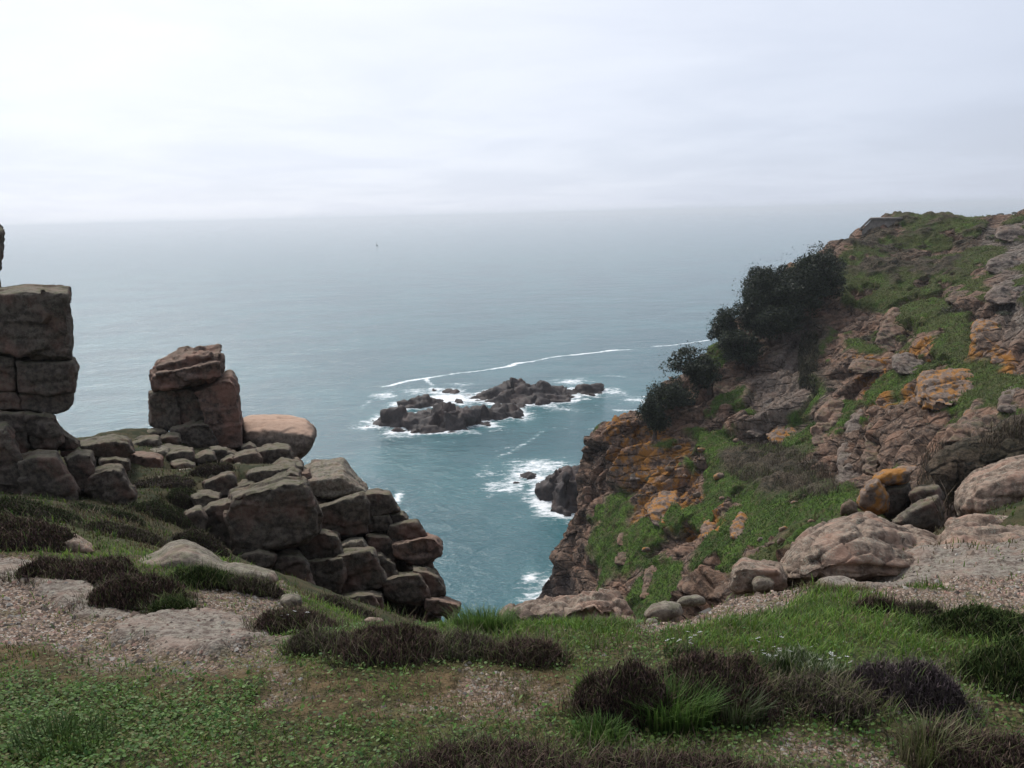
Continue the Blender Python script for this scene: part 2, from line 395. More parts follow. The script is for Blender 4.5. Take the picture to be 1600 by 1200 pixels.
hp((1325,745,51),(1340,640,58),(1345,580,66),(1400,500,71),(1420,640,51),(1450,570,59),(1500,510,63),(1600,500,57),(1450,670,43),(1530,625,45),(1620,605,42),(1570,560,51))
hp((1100,905,46),(1150,860,47),(1200,820,47),(1250,785,47),(1300,770,47),(1370,745,43),(1420,700,42))
hp((1480,735,27),(1560,695,27),(1610,665,31),(1700,640,28),(1385,815,18),(1320,820,21),(1440,840,15),(1270,870,22),(1200,890,26),(1520,800,14),(1600,770,14),(1750,760,13),(1900,700,20),(1900,600,35),(1900,450,60))
for px, py, Y in SIL:
    p = at(px, py, Y)
    if px < 1300:
        k1 = (p[1]+2.6)/p[1]; k2 = (p[1]+8)/p[1]; k3 = (p[1]+22)/p[1]; dx = -.3 if p[2] > 16 else .3
        HP += [np.array([p[0]*k1+dx*.5, p[1]*k1, max(p[2]-4.0, -5)]), np.array([p[0]*k2+dx*2, p[1]*k2, max(p[2]-13, -6)])]
        q = np.array([p[0]*k3+dx*5, p[1]*k3, -6]); HP.append(q)
    else: HP += [p+np.array([-.5, 5.0, -1.2]), p+np.array([-1, 30, -10])]
for x, y, z in ((-.5,62,-4),(1.2,66,-4),(1,54,-2),(4,46,2),(7,38,6.5),(3,38,-2),(10,31,12),(5,30,4),(10,22,15.5),(14,26,17),(12,14,24.5),(9,11,27),(-2.5,68,-6),(-2.5,73,-6),(-2,78,-7),(14,33,13),(22,30,18),(16,20,22.5)):
    HP.append(np.array([x, y, z]))
H0 = HF(HP, 0.03)
# islands
def isl(rows):
    """islands: third value 0 = waterline as seen; positive = a crest that many metres behind the front waterline"""
    Z = [r for r in rows if r[2] <= 0]; k = int(np.argmax([r[0] for r in Z])); fr_ = Z[:k+1]; bk = Z[k+1:]
    W_ = np.array([sea_at(a_, b_) for a_, b_, _ in fr_]); fx = [r[0] for r in fr_]
    yf = lambda px: float(np.interp(px, fx, W_[:, 1]))
    P = []
    for a_, b_, c_ in fr_: q = sea_at(a_, b_); q[2] = -.4; P.append(q)
    top = 0
    for a_, b_, c_ in rows:
        if c_ > 0: q = at(a_, b_-3, yf(a_)+1.25*c_); top = max(top, q[2]); P.append(q)
    for a_, b_, c_ in bk:
        q = sea_at(a_, b_); y = min(q[1], yf(a_)+2.5+2.2*top); q = at(a_, b_, y); q[2] = -.4; P.append(q)
    return np.array(P)

def pix_poly(hf, pts, **kw):
    p = hf.hit([q[0] for q in pts], [q[1] for q in pts], **kw); return p[:, :2]

# --- the clifftop and near cliff, one sheet
th = np.concatenate([np.linspace(-180, -44, 40)[:-1], np.linspace(-44, 44, 620), np.linspace(44, 180, 40)[1:]])
rr = np.exp(np.linspace(math.log(0.9), math.log(48.0), 560))
TH, RR = np.meshgrid(np.radians(th), rr)
gx = (RR*np.sin(TH)).ravel(); gy = (RR*np.cos(TH)).ravel()
POLY = {}
def gpoly(name, *pts): POLY[name] = pix_poly(G0, pts, hi=60)
gpoly('gravel1', (-200,850),(60,868),(130,905),(220,945),(330,945),(440,980),(432,1010),(400,1058),(250,1066),(130,1030),(60,1010),(-200,1010))
gpoly('gravel2', (300,935),(340,912),(425,905),(470,930),(430,965),(340,970))
gpoly('dry1', (560,1075),(640,1052),(800,1048),(945,1052),(930,1095),(880,1130),(780,1130),(680,1115),(600,1105))
gpoly('dry2', (420,1065),(500,1058),(520,1085),(440,1095))
gpoly('gravelR', (1330,905),(1440,880),(1600,840),(1800,840),(1800,985),(1600,978),(1480,968),(1390,950),(1340,938))
gpoly('gravelM', (990,985),(1040,955),(1130,930),(1235,915),(1240,935),(1130,970),(1060,985))
gpoly('gravelB', (1180,1180),(1230,1162),(1330,1158),(1420,1165),(1400,1190),(1250,1200))
gpoly('slab1', (170,1000),(240,968),(330,955),(436,980),(440,1005),(330,1030),(240,1030))
gpoly('slab2', (-100,868),(60,880),(200,938),(225,965),(130,965),(40,925),(-100,900))
gpoly('slab3', (1240,900),(1290,880),(1440,865),(1600,838),(1760,838),(1760,870),(1600,890),(1480,905),(1380,915),(1290,915))
gpoly('rust', (-150,955),(60,1000),(150,1040),(250,1064),(420,1056),(560,1046),(660,1100),(640,1130),(540,1100),(400,1092),(250,1085),(60,1050),(-150,1060))
gpoly('lush', (1000,1010),(1060,985),(1180,955),(1260,925),(1330,925),(1400,960),(1500,975),(1700,980),(1700,1040),(1400,1040),(1180,1030))
gpoly('lush2', (680,975),(750,958),(860,962),(960,975),(990,1010),(880,1015),(780,1005),(700,1000))
gpoly('lush3', (560,920),(620,925),(700,960),(690,975),(600,965))
gpoly('clover', (-200,1060),(120,1050),(330,1080),(520,1100),(640,1140),(700,1220),(-200,1220))
gpoly('shelf', (60,800),(150,790),(215,740),(230,690),(300,700),(345,730),(330,780),(310,850),(250,850),(150,830))
gpoly('ledge', (200,700),(330,690),(440,740),(370,790),(330,760),(250,780),(215,750))
def masks(x, y):
    r = np.hypot(x, y); f = np.arctan2(x, y)
    M = {}
    for k, p in POLY.items():
        far = k in ('shelf', 'ledge')
        M[k] = polymask(x, y, p, 0.6 if far else 0.10, 0.8 if far else 0.22, 0.6 if far else 2.6, 5)
    for k in ('slab1', 'slab2', 'slab3'): M[k] = polymask(x, y, POLY[k], 0.05, 0.12, 4.0, 8)
    n = fbm2(x, y, 2.2, 4, 40); n2 = fbm2(x, y, 6.0, 3, 41)
    M['slab'] = np.maximum.reduce([M['slab1'], M['slab2'], M['slab3']])
    g = np.maximum.reduce([M['gravel1'], M['gravel2']*.9, M['gravelR']*sstep(-.25, .1, n+.2), M['gravelM'], M['gravelB']*.8, M['dry1']*.6*sstep(-.05, .4, n2+n*.6), M['dry2']*sstep(-.1, .3, n2)])
    M['dry'] = np.maximum(M['dry1'], M['dry2'])
    M['gravel'] = np.clip(g, 0, 1)
    M['green'] = np.clip(1-M['gravel'], 0, 1)*(1-M['slab'])
    M['lushall'] = np.maximum.reduce([M['lush'], M['lush2'], M['lush3']*.8])
    M['n'] = n
    return M
def gz(x, y, M=None):
    r = np.hypot(x, y); a = np.clip(r/6.0, .25, 2.0)
    z = G0(x, y)
    z = z + a*(0.05*fbm2(x, y, .9, 4, 50) + 0.022*fbm2(x, y, 5.0, 3, 51))
    if M is not None:
        z = z + M['slab']*(0.05+.05*fbm2(x, y, 3, 4, 52)) + M['gravel']*0.012*fbm2(x, y, 26, 3, 53) - M['gravel']*.02
    return z
near = np.hypot(gx, gy) < 60
GM = masks(gx, gy)
gzv = gz(gx, gy, GM)
V = np.stack([gx, gy, gzv], -1)
nr, nt = RR.shape
def grid_quads(nr, nt):
    i = np.arange(nr*nt).reshape(nr, nt)
    return np.stack([i[:-1, :-1].ravel(), i[1:, :-1].ravel(), i[1:, 1:].ravel(), i[:-1, 1:].ravel()], -1)
Q = grid_quads(nr, nt)
def gnormals(V, nr, nt):
    A = V.reshape(nr, nt, 3); du = np.gradient(A, axis=1); dv = np.gradient(A, axis=0)
    n = np.cross(du, dv).reshape(-1, 3); n /= np.linalg.norm(n, axis=1)[:, None]+1e-12
    n[n[:, 2] < 0] *= -1
    return n
gn = gnormals(V, nr, nt)
rad = np.hypot(gx, gy)
steepness = 1-gn[:, 2]
shelf = np.maximum(GM['shelf'], GM['ledge']*.8)
CRAGP = pix_poly(G0, [(330,790),(400,760),(470,735),(560,765),(640,830),(690,900),(718,962),(660,962),(560,945),(470,930),(420,900),(350,866)], hi=60)
rockm = sstep(11.5, 14, rad)*sstep(.22, .42, steepness+.12*fbm(V, .5, 3, 60))*(1-shelf*.9)
rockm = np.maximum(rockm, polymask(gx, gy, CRAGP, .5, .5, .6, 7)*sstep(11.5, 13, rad))
fa, ca = facets(V, (1.3, 1.1, .7), frame(12, 20), 70); fb, cb = facets(V, (.45, .4, .3), frame(12, 20), 74)
V = V + gn*(rockm*(0.42*fa+.14*fb-.15*ca-.05*cb))[:, None]
gmask_keep = 0
keep = (V[Q][:, :, 2].max(1) > -4)
m, nd = new_mat('clifftop_ground')
g = nd('ShaderNodeNewGeometry'); pos = g.outputs['Position']
ma = nd('ShaderNodeAttribute', attribute_name='mask'); ms = nd('ShaderNodeSeparateColor', i_0=ma.outputs['Color'])
NO = lambda s, d=5.0, r=0.6: nd('ShaderNodeTexNoise', i_Vector=pos, i_Scale=s, i_Detail=d, i_Roughness=r).outputs[0]
soil = mixc(nd, mapr(nd, NO(7.0), .35, .65), (.05, .052, .02), (.115, .085, .045))
soil = mixc(nd, mapr(nd, NO(1.6), .42, .62), soil, (.07, .085, .024))
soil = mixc(nd, mapr(nd, NO(40.0), .35, .6), tuple([.02, .02, .01]), soil)
soil = mixc(nd, mth(nd, 'MULTIPLY', ma.outputs['Alpha'], mapr(nd, NO(5.0, 6.0), .35, .55)), soil, mixc(nd, mapr(nd, NO(14.0), .4, .6), (.058, .042, .02), (.125, .085, .044)))
vo = nd('ShaderNodeTexVoronoi', i_Vector=pos, i_Scale=75.0)
vs = nd('ShaderNodeSeparateColor', i_0=vo.outputs['Color'])
grit = mixc(nd, vs.outputs[0], (.10, .072, .052), (.30, .21, .155))
grit = mixc(nd, mapr(nd, vs.outputs[1], .75, .9), grit, (.36, .33, .29))
grit = mixc(nd, mapr(nd, vo.outputs['Distance'], .5, .75), grit, (.05, .035, .025))
grit = mixc(nd, mapr(nd, NO(2.3, 6.0), .5, .64, 0, .7), grit, (.085, .075, .03))
slc, slh = rock_nodes(nd, pos, (.24, .21, .175), (.11, .085, .07), (.29, .20, .155), (.25, .26, .20), None, .22, .95, .4)
rkc, rkh = rock_nodes(nd, pos, (.10, .083, .066), (.04, .034, .028), (.15, .09, .066), (.11, .115, .08), None, .6, .6, .4)
sy = nd('ShaderNodeSeparateXYZ', i_0=pos).outputs[1]
soil = mixc(nd, mapr(nd, sy, 6.0, 8.5), soil, mixc(nd, mapr(nd, NO(3.0, 6.0), .4, .6), (.024, .03, .012), (.062, .052, .026)))  # soil past the clifftop darkened: shade of the shelf hollow put into its colour
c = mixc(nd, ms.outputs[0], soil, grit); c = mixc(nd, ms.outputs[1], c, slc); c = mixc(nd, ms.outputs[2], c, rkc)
hh = mth(nd, 'ADD', mth(nd, 'MULTIPLY', vo.outputs['Distance'], -.35), NO(30.0))
bp = nd('ShaderNodeBump', i_Strength=.9, i_Distance=.02, i_Height=hh)
b = nd('ShaderNodeBsdfPrincipled', i_Base_Color=c, i_Roughness=.95, i_Normal=bp.outputs[0]); b.inputs['Specular IOR Level'].default_value = .15
nd('ShaderNodeOutputMaterial', i_Surface=b.outputs[0]); M_GROUND = m
gmask = np.stack([GM['gravel'], GM['slab'], rockm, np.clip(np.maximum(GM['rust'], GM['dry1']), 0, 1)], -1)
used = np.unique(Q[keep]); rem = np.full(len(V), -1); rem[used] = np.arange(len(used))
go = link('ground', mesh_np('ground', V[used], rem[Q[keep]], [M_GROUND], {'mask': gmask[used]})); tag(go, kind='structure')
print('ground', time.time()-T0)

# --- the headland
th = np.radians(np.linspace(-5, 44, 640)); rr = np.concatenate([np.linspace(10, 40, 190)[:-1], np.linspace(40, 108, 560), np.linspace(108, 150, 60)[1:]])
TH, RR = np.meshgrid(th, rr); hx = (RR*np.sin(TH)).ravel(); hy = (RR*np.cos(TH)).ravel(); nr, nt = RR.shape
V = np.stack([hx, hy, H0(hx, hy)], -1)
hn = gnormals(V, nr, nt)
HPOLY = {}
def hpoly(name, *pts): HPOLY[name] = pix_poly(H0, pts, lo=9, hi=140)
hpoly('g1', (1080,655),(1120,660),(1180,690),(1265,700),(1310,760),(1345,800),(1260,850),(1150,885),(1090,920),(1050,915),(1060,870),(1010,830),(950,830),(945,790),(1000,800),(1080,790),(1085,750),(1060,720))
hpoly('g9', (1130,835),(1300,795),(1265,880),(1210,935),(1075,940),(1060,900))
hpoly('g2', (1300,400),(1400,350),(1560,338),(1560,400),(1520,470),(1530,560),(1590,640),(1560,650),(1440,590),(1440,500),(1330,470))
hpoly('g4', (1245,600),(1262,600),(1268,690),(1238,695))
hpoly('g5', (1385,570),(1430,580),(1435,625),(1395,615)); hpoly('g6', (1310,535),(1375,530),(1370,552),(1312,556))
hpoly('g7', (930,780),(960,790),(1000,850),(1000,900),(950,905),(930,850)); hpoly('g8', (1010,690),(1090,680),(1090,720),(1030,740))
hpoly('sc1', (1130,705),(1210,695),(1290,735),(1310,770),(1220,775),(1140,745)); hpoly('sc2', (1330,360),(1560,360),(1500,430),(1380,440),(1290,420))
hpoly('sc3', (1440,700),(1600,660),(1750,690),(1700,760),(1500,830),(1440,800)); hpoly('sc4', (1250,500),(1275,500),(1272,610),(1245,600))
hpoly('or1', (900,690),(1000,640),(1060,640),(1080,720),(1060,780),(1000,800),(940,800),(890,780)); hpoly('or2', (1300,560),(1420,540),(1560,520),(1580,600),(1440,640),(1320,620))
hpoly('or3', (990,770),(1090,760),(1160,820),(1120,850),(1000,840)); hpoly('grey', (1540,350),(1750,330),(1750,560),(1600,560),(1560,470))
hpoly('pale', (1190,520),(1270,490),(1270,660),(1200,690),(1150,690))
HM = {k: polymask(hx, hy, p, 1.2, 2.2, .22, 11) for k, p in HPOLY.items()}
n1 = fbm(V, .28, 5, 80); n2 = fbm(V, .9, 4, 81)
rockp = np.clip(fbm(V, .33, 4, 82)*1.6+.1*n2, -1, 1)
grass = np.maximum.reduce([HM['g1']*(1-sstep(.42, .55, rockp)), HM['g9']*(1-sstep(.3, .45, rockp)), HM['g2']*(1-sstep(.2, .4, rockp)), HM['g4'], HM['g5'], HM['g6'], HM['g7']*.9, HM['g8']*.9*(1-sstep(-.1, .2, rockp))])
steep = 1-hn[:, 2]
above = V[:, 2] > 2.5
elsewhere = sstep(-.02, .28, fbm(V, .21, 5, 85)+.15*n2)*(1-sstep(.36, .55, steep))*.85
grass = np.maximum(grass, elsewhere*(1-HM['or1'])*(1-HM['pale']))*sstep(2, 7, V[:, 2])
scrub = np.maximum.reduce([HM['sc1'], HM['sc2']*sstep(-.2, .25, n1+n2*.4), HM['sc3'], HM['sc4']])*sstep(-.5, -.1, n2)
orange = np.clip(np.maximum.reduce([HM['or1']*.85, HM['or2'], HM['or3']])+.12, 0, 1)
hrock = np.clip(1-grass-scrub*.7, 0, 1)
fr = frame(-38, 30)
Vw = V+np.stack([fbm(V, .12, 3, 86), fbm(V, .12, 3, 87), fbm(V, .12, 3, 88)], -1)*2.2
fa, ca = facets(Vw, (8.5, 3.6, 2.8), fr, 90, 2.0); fb, cb = facets(Vw, (2.6, 1.0, .8), fr, 94, 1.7); fc, cc_ = facets(Vw, (.9, .45, .38), fr, 98, 1.5)
var = sstep(-.35, .35, fbm(V, .15, 3, 89))
crest = 1-.6*sstep(24, 31, V[:, 2])
disp = crest*hrock*(-.5+1.65*fa + (.15+.4*var)*fb + (.04+.14*var)*fc - .35*ca - .16*cb - .06*cc_) + (1-hrock)*(.25*fbm(V, .5, 3, 99)+.10*fbm(V, 2.2, 3, 96)) + scrub*(.35+.35*fbm(V, 1.1, 4, 97))
fade = sstep(9, 14, RR.ravel())
V = V + hn*(disp*fade)[:, None]
m, nd = new_mat('headland_slope')
g = nd('ShaderNodeNewGeometry'); pos = g.outputs['Position']
ma = nd('ShaderNodeAttribute', attribute_name='mask'); ms = nd('ShaderNodeSeparateColor', i_0=ma.outputs['Color'])
rk, rh = rock_nodes(nd, pos, (.205, .138, .10), (.064, .045, .036), (.29, .165, .108), (.30, .265, .215), mth(nd, 'MULTIPLY', ms.outputs[2], 1.05), 1.5, .5, .6)
gk, gh = rock_nodes(nd, pos, (.20, .168, .14), (.07, .058, .05), (.24, .17, .128), (.34, .315, .275), None, 1.3, .7, .4)
rk = mixc(nd, ma.outputs['Alpha'], rk, gk)
sz = nd('ShaderNodeSeparateXYZ', i_0=pos).outputs[2]
rk = mixc(nd, mapr(nd, mth(nd, 'ADD', sz, mth(nd, 'MULTIPLY', nd('ShaderNodeTexNoise', i_Vector=pos, i_Scale=.5, i_Detail=4.0).outputs[0], 3.0)), 3.2, 4.6, .85, 0.0), rk, (.045, .036, .033))
NO = lambda s, d=5.0, r=0.6: nd('ShaderNodeTexNoise', i_Vector=pos, i_Scale=s, i_Detail=d, i_Roughness=r).outputs[0]
gr = mixc(nd, mapr(nd, NO(.35), .38, .62), (.042, .082, .013), (.082, .145, .020))
gr = mixc(nd, mapr(nd, NO(1.5, 6.0), .45, .65), gr, (.088, .082, .034))
gr = mixc(nd, mth(nd, 'MULTIPLY', mapr(nd, sz, 19.0, 26.0, 0.0, .75), mapr(nd, NO(.6, 5.0), .35, .55)), gr, (.078, .08, .03))
gr = mixc(nd, mapr(nd, NO(6.0, 5.0, .7), .36, .56), (.022, .034, .009), gr)
scb = mixc(nd, mapr(nd, NO(1.2), .4, .6), (.05, .043, .028), (.105, .08, .055))
scb = mixc(nd, mapr(nd, NO(7.0), .38, .56), (.022, .02, .014), scb)
crk = nd('ShaderNodeTexVoronoi', feature='DISTANCE_TO_EDGE', i_Vector=nd('ShaderNodeMapping', i_Vector=pos, i_Rotation=(R(-38), 0, R(30)), i_Scale=(.35, 1.0, 1.3)).outputs[0], i_Scale=.9).outputs[0]
rk = mixc(nd, mapr(nd, crk, 0.0, .05, .45, 0.0), rk, (.02, .014, .012))
rk = mixc(nd, mapr(nd, NO(4.0, 6.0, .7), .40, .30, 0, .8), rk, (.03, .022, .018))
rk = mixc(nd, mapr(nd, NO(2.6, 6.0, .7), .60, .70, 0, .6), rk, (.40, .33, .27))
c = mixc(nd, ms.outputs[0], rk, gr); c = mixc(nd, ms.outputs[1], c, scb)
bp = nd('ShaderNodeBump', i_Strength=1.0, i_Distance=.2, i_Height=mth(nd, 'ADD', mth(nd, 'ADD', rh, mth(nd, 'MULTIPLY', mapr(nd, crk, 0.0, .12), mth(nd, 'SUBTRACT', 1.0, ms.outputs[0]))), mth(nd, 'MULTIPLY', NO(5.0, 5.0, .7), .8)))
b = nd('ShaderNodeBsdfPrincipled', i_Base_Color=c, i_Roughness=.95, i_Normal=bp.outputs[0]); b.inputs['Specular IOR Level'].default_value = .15
nd('ShaderNodeOutputMaterial', i_Surface=b.outputs[0]); M_HILL = m
Q = grid_quads(nr, nt); keep = V[Q][:, :, 2].max(1) > -2.5
hmask = np.stack([sstep(.3, .7, grass+.25*n2*(grass > .02)), np.clip(scrub, 0, 1), orange, np.clip(np.maximum(HM['grey'], HM['pale']*.7), 0, 1)], -1)
used = np.unique(Q[keep]); rem = np.full(len(V), -1); rem[used] = np.arange(len(used))
ho = link('hillside', mesh_np('hillside', V[used], rem[Q[keep]], [M_HILL], {'mask': hmask[used]})); tag(ho, kind='structure')
HV = V[used]; HGR = hmask[used][:, 0]*(1-hmask[used][:, 1])
print('headland', time.time()-T0)

# --- reef: every island a rock of its own
SHORE = []
def island(name, label, ctrl, pad, res, seed, cell, amp=1.0):
    P = isl(ctrl); x0, x1 = P[:, 0].min()-pad, P[:, 0].max()+pad; y0, y1 = P[:, 1].min()-pad, P[:, 1].max()+pad
    n = 24; hull = P[P[:, 2] <= 0][:, :2]; cen = hull.mean(0); far = cen+(hull-cen)*1.25+(hull-cen)/np.linalg.norm(hull-cen, axis=1)[:, None]*pad*.6
    hf = HF(np.concatenate([P, np.c_[far, np.full(len(far), -3.0)]]), 0.02)
    xs = np.arange(x0, x1, res); ys = np.arange(y0, y1, res); X, Y = np.meshgrid(xs, ys); x = X.ravel(); y = Y.ravel()
    z = hf(x, y); V = np.stack([x, y, z], -1); nn = gnormals(V, *X.shape)
    fa, ca = facets(V, (cell*1.8, cell*1.2, cell), frame(20, -20), seed, 1.6); fb, cb = facets(V, (cell*.6, cell*.45, cell*.35), frame(20, -20), seed+4, 1.5)
    V = V + nn*(amp*cell*(.62*fa+.26*fb-.1*ca-.06*cb)+.12*cell*fbm(V, 1.5/cell, 4, seed)*amp)[:, None]
    Q = grid_quads(*X.shape); Q = Q[V[Q][:, :, 2].max(1) > -.6]
    used = np.unique(Q); rem = np.full(len(V), -1); rem[used] = np.arange(len(used)); V = V[used]
    sh = V[np.abs(V[:, 2]) < .35][:, :2]; SHORE.append(sh[::max(1, len(sh)//250)])
    base = np.array([V[:, 0].mean(), V[:, 1].mean(), 0.0])
    o = obj_at_base(name, V, rem[Q], [M_REEF], base=base); tag(o, label, 'sea rock', 'dark rocks of the offshore reef')
island('reef_rock', 'long low dark rock at the front of the reef, with a pointed hump', [(585,658,0),(600,668,0),(640,674,0),(680,676,0),(730,672,0),(745,668,0),(770,658,0),(815,655,0),(820,640,0),(800,630,0),(760,634,0),(700,640,0),(640,645,0),(605,640,0),
    (600,650,1.6),(622,648,2.0),(650,652,2.6),(672,636,4.3),(690,640,3.6),(705,650,2.4),(740,645,2.6),(765,645,2.3),(790,642,1.6),(680,660,2.2),(720,660,1.8),(630,660,1.6)], 3, .30, 200, 2.2)
island('reef_rock', 'tallest dark rock of the reef, a broad hump with waves breaking behind', [(738,618,0),(755,626,0),(800,633,0),(850,631,0),(900,625,0),(912,618,0),(900,607,0),(860,600,0),(800,599,0),(760,605,0),
    (760,612,1.8),(775,603,3.8),(797,597,5.0),(815,594,5.6),(835,595,5.4),(850,602,4.2),(870,610,3.0),(890,614,1.9),(820,614,3.2),(780,617,2.0),(850,620,2.0)], 3, .32, 210, 2.6)
island('reef_rock', 'small square dark rock at the seaward end of the tallest reef hump', [(903,615,0),(920,619,0),(940,613,0),(943,606,0),(925,603,0),(905,606,0),(912,606,2.0),(930,604,2.5),(938,606,2.2),(922,609,2.0)], 2, .25, 220, 1.6)
island('reef_rock', 'low dark rock surrounded by white foam behind the pointed hump', [(617,630,0),(640,638,0),(662,638,0),(690,625,0),(680,617,0),(650,619,0),(640,627,1.4),(660,625,1.5),(675,621,1.1),(630,630,.9)], 2, .3, 230, 1.5)
island('reef_rock', 'flat topped small rock farthest back in the reef foam', [(688,614,0),(715,616,0),(720,611,0),(705,608,0),(690,610,0),(700,611,1.3),(714,611,1.2)], 1.5, .3, 240, 1.2)
island('reef_rock', 'tiny rock just beside the flat topped rock at the back of the reef', [(670,611,0),(684,615,0),(686,611,0),(673,608,0),(677,610,1.0)], 1.2, .25, 245, 1.0)
island('reef_rock', 'small lone rock in white water between the two main reef humps', [(710,630,0),(722,632,0),(728,627,0),(718,623,0),(718,626,1.3)], 1.2, .25, 250, 1.0)
island('shore_rock', 'dark layered rock ledge at the headland foot where waves break', [(840,762,0),(860,785,0),(885,812,0),(905,800,0),(912,730,0),(880,722,0),(850,742,0),(850,754,1.0),(862,748,1.6),(885,738,3.0),(875,765,1.8),(893,772,2.2),(898,745,3.4)], 2, .2, 260, 1.4, 1.1)
island('shore_rock', 'flat dark rock tongue awash beside the layered ledge', [(806,746,0),(830,749,0),(846,747,0),(835,741,0),(815,741,0),(822,743,.8),(836,744,.9)], 1.2, .2, 270, .9)
island('shore_rock', 'tiny dark rock awash in foam in front of the layered ledge', [(800,756,0),(808,758,0),(810,753,0),(803,752,0),(805,754,.6)], .8, .15, 275, .6)
print('reef', time.time()-T0)

# --- the sea
th = np.radians(np.linspace(-75, 75, 940)); rr = np.concatenate([np.linspace(28, 55, 20)[:-1], np.linspace(55, 330, 430), np.exp(np.linspace(math.log(332), math.log(33000), 90))])
TH, RR = np.meshgrid(th, rr); sx_ = (RR*np.sin(TH)).ravel(); sy_ = (RR*np.cos(TH)).ravel(); nr, nt = RR.shape
foam = np.zeros(len(sx_)); inn = (RR.ravel() < 329) & (np.abs(TH.ravel()) < R(36))
xi, yi = sx_[inn], sy_[inn]; fo = np.zeros(len(xi))
sh = np.concatenate(SHORE)
low = HV[(np.abs(HV[:, 2]) < .5) & (HV[:, 1] > 60)]; hs = low[::max(1, len(low)//500)][:, :2]
def neardist(S):
    d = np.full(len(xi), 1e9)
    for s in range(0, len(xi), 20000):
        d[s:s+20000] = np.sqrt(((xi[s:s+20000, None]-S[:, 0])**2+(yi[s:s+20000, None]-S[:, 1])**2).min(1))
    return d
dr = neardist(sh); dh = neardist(hs)
lo = fbm2(xi, yi, .07, 3, 300)
fo = np.maximum(fo, .84*np.exp(-dr/(2.6+1.6*lo)))
fo = np.maximum(fo, .85*np.exp(-dh/(2.2+1.4*lo)))
def blob(px, py, rx, ry, s):
    global fo
    c = sea_at(px, py); a = abs(sea_at(px+rx, py)[0]-c[0]); bb = abs(sea_at(px, py-ry)[1]-sea_at(px, py+ry)[1])/2
    ux, uy = (xi-c[0])/a, (yi-c[1])/bb
    fo = np.maximum(fo, s*np.exp(-(ux*ux+uy*uy)*1.0))
for bl in ((700,622,55,9,1.05),(745,625,40,7,.9),(655,612,45,7,.7),(600,618,28,8,.75),(590,655,22,14,.8),(625,680,55,7,.65),(800,648,50,7,.75),(770,667,35,6,.6),(895,596,50,7,.7),(955,612,40,12,.6),(880,640,90,9,.5),(1000,625,50,12,.6),(1010,655,50,14,.55),
           (840,728,70,15,.85),(790,760,55,20,.7),(850,790,28,20,1.0),(760,735,40,16,.5),(830,900,20,22,.7),(835,940,18,12,.8),(622,778,12,14,.85),(640,795,25,8,.4),(800,700,60,8,.38),(560,640,40,12,.35),(700,690,60,6,.35),(720,600,60,5,.5),(940,665,60,14,.45)): blob(*bl)
def streak(pts, w, s):
    global fo
    P = np.array([sea_at(*p)[:2] for p in pts]); d = np.full(len(xi), 1e9)
    wx = 1.3*fbm2(xi, yi, .12, 3, 310); wy = 2.2*fbm2(xi, yi, .12, 3, 311)
    for a, b2 in zip(P[:-1], P[1:]):
        ab = b2-a; t = np.clip(((xi+wx-a[0])*ab[0]+(yi+wy-a[1])*ab[1])/(ab@ab), 0, 1)
        d = np.minimum(d, np.hypot(xi+wx-a[0]-t*ab[0], yi+wy-a[1]-t*ab[1]))
    fo = np.maximum(fo, s*np.exp(-(d/w)**2)*(.95+.25*fbm2(xi, yi, .1, 2, 312)))
streak([(605,603),(640,596),(668,592),(700,586),(760,576),(830,566),(880,555),(930,550),(985,546)], .85, .92)
streak([(1020,541),(1060,537),(1110,532)], 1.0, .8); streak([(668,592),(672,600),(676,606)], .8, .7)
streak([(785,712),(820,694),(845,672)], .9, .5); streak([(560,640),(600,612),(640,604)], 1.5, .45); streak([(890,590),(960,588),(1040,600)], 1.6, .45); streak([(960,640),(1010,640),(1040,610)], 1.6, .6)
fo = np.maximum(fo, .27*sstep(.1, .5, fbm2(xi, yi, .03, 4, 320))*np.exp(-np.hypot(xi-5, (yi-125)*.6)/55))
foam[inn] = fo*1.0
zw = np.zeros(len(sx_))
amp = np.clip(1.0-RR.ravel()/329, 0, 1)
zw[inn] = .16*fbm2(xi*.5, yi, .22, 3, 330)*amp[inn]
Q = grid_quads(nr, nt)
m, nd = new_mat('sea_water')
pos = nd('ShaderNodeNewGeometry').outputs['Position']
fa_ = nd('ShaderNodeAttribute', attribute_name='foam').outputs['Fac']
mp = nd('ShaderNodeMapping', i_Vector=pos); mp.inputs['Scale'].default_value = (.55, 1.0, 1.0); mp.inputs['Rotation'].default_value = (0, 0, R(-14))
NW = lambda s, d=4.0, r=.55, v=None: nd('ShaderNodeTexNoise', i_Vector=v or mp.outputs[0], i_Scale=s, i_Detail=d, i_Roughness=r).outputs[0]
fine = NW(1.6, 6.0, .75); med = NW(.42, 5.0, .65)
fx = mth(nd, 'ADD', fa_, mth(nd, 'MULTIPLY', mth(nd, 'SUBTRACT', mth(nd, 'ADD', mth(nd, 'MULTIPLY', fine, .55), mth(nd, 'MULTIPLY', med, .45)), .5), 2.8))
fm = mth(nd, 'MULTIPLY', mapr(nd, fx, .44, .95), mapr(nd, fa_, .06, .25))
body = mixc(nd, mapr(nd, NW(.035, 4.0, .55, pos), .4, .62), (.023, .092, .110), (.032, .122, .138))
body = mixc(nd, mapr(nd, fa_, .15, .8, 0, .6), body, (.07, .19, .20))
wv = mth(nd, 'ADD', mth(nd, 'MULTIPLY', NW(.62, 7.0, .62), .8), mth(nd, 'ADD', mth(nd, 'MULTIPLY', NW(.11, 3.0, .5), 1.6), mth(nd, 'MULTIPLY', NW(2.3, 3.0, .6), .42)))
bp = nd('ShaderNodeBump', i_Strength=1.0, i_Distance=.38, i_Height=wv)
wa = nd('ShaderNodeBsdfPrincipled', i_Base_Color=body, i_Roughness=.12, i_IOR=1.33, i_Normal=bp.outputs[0])
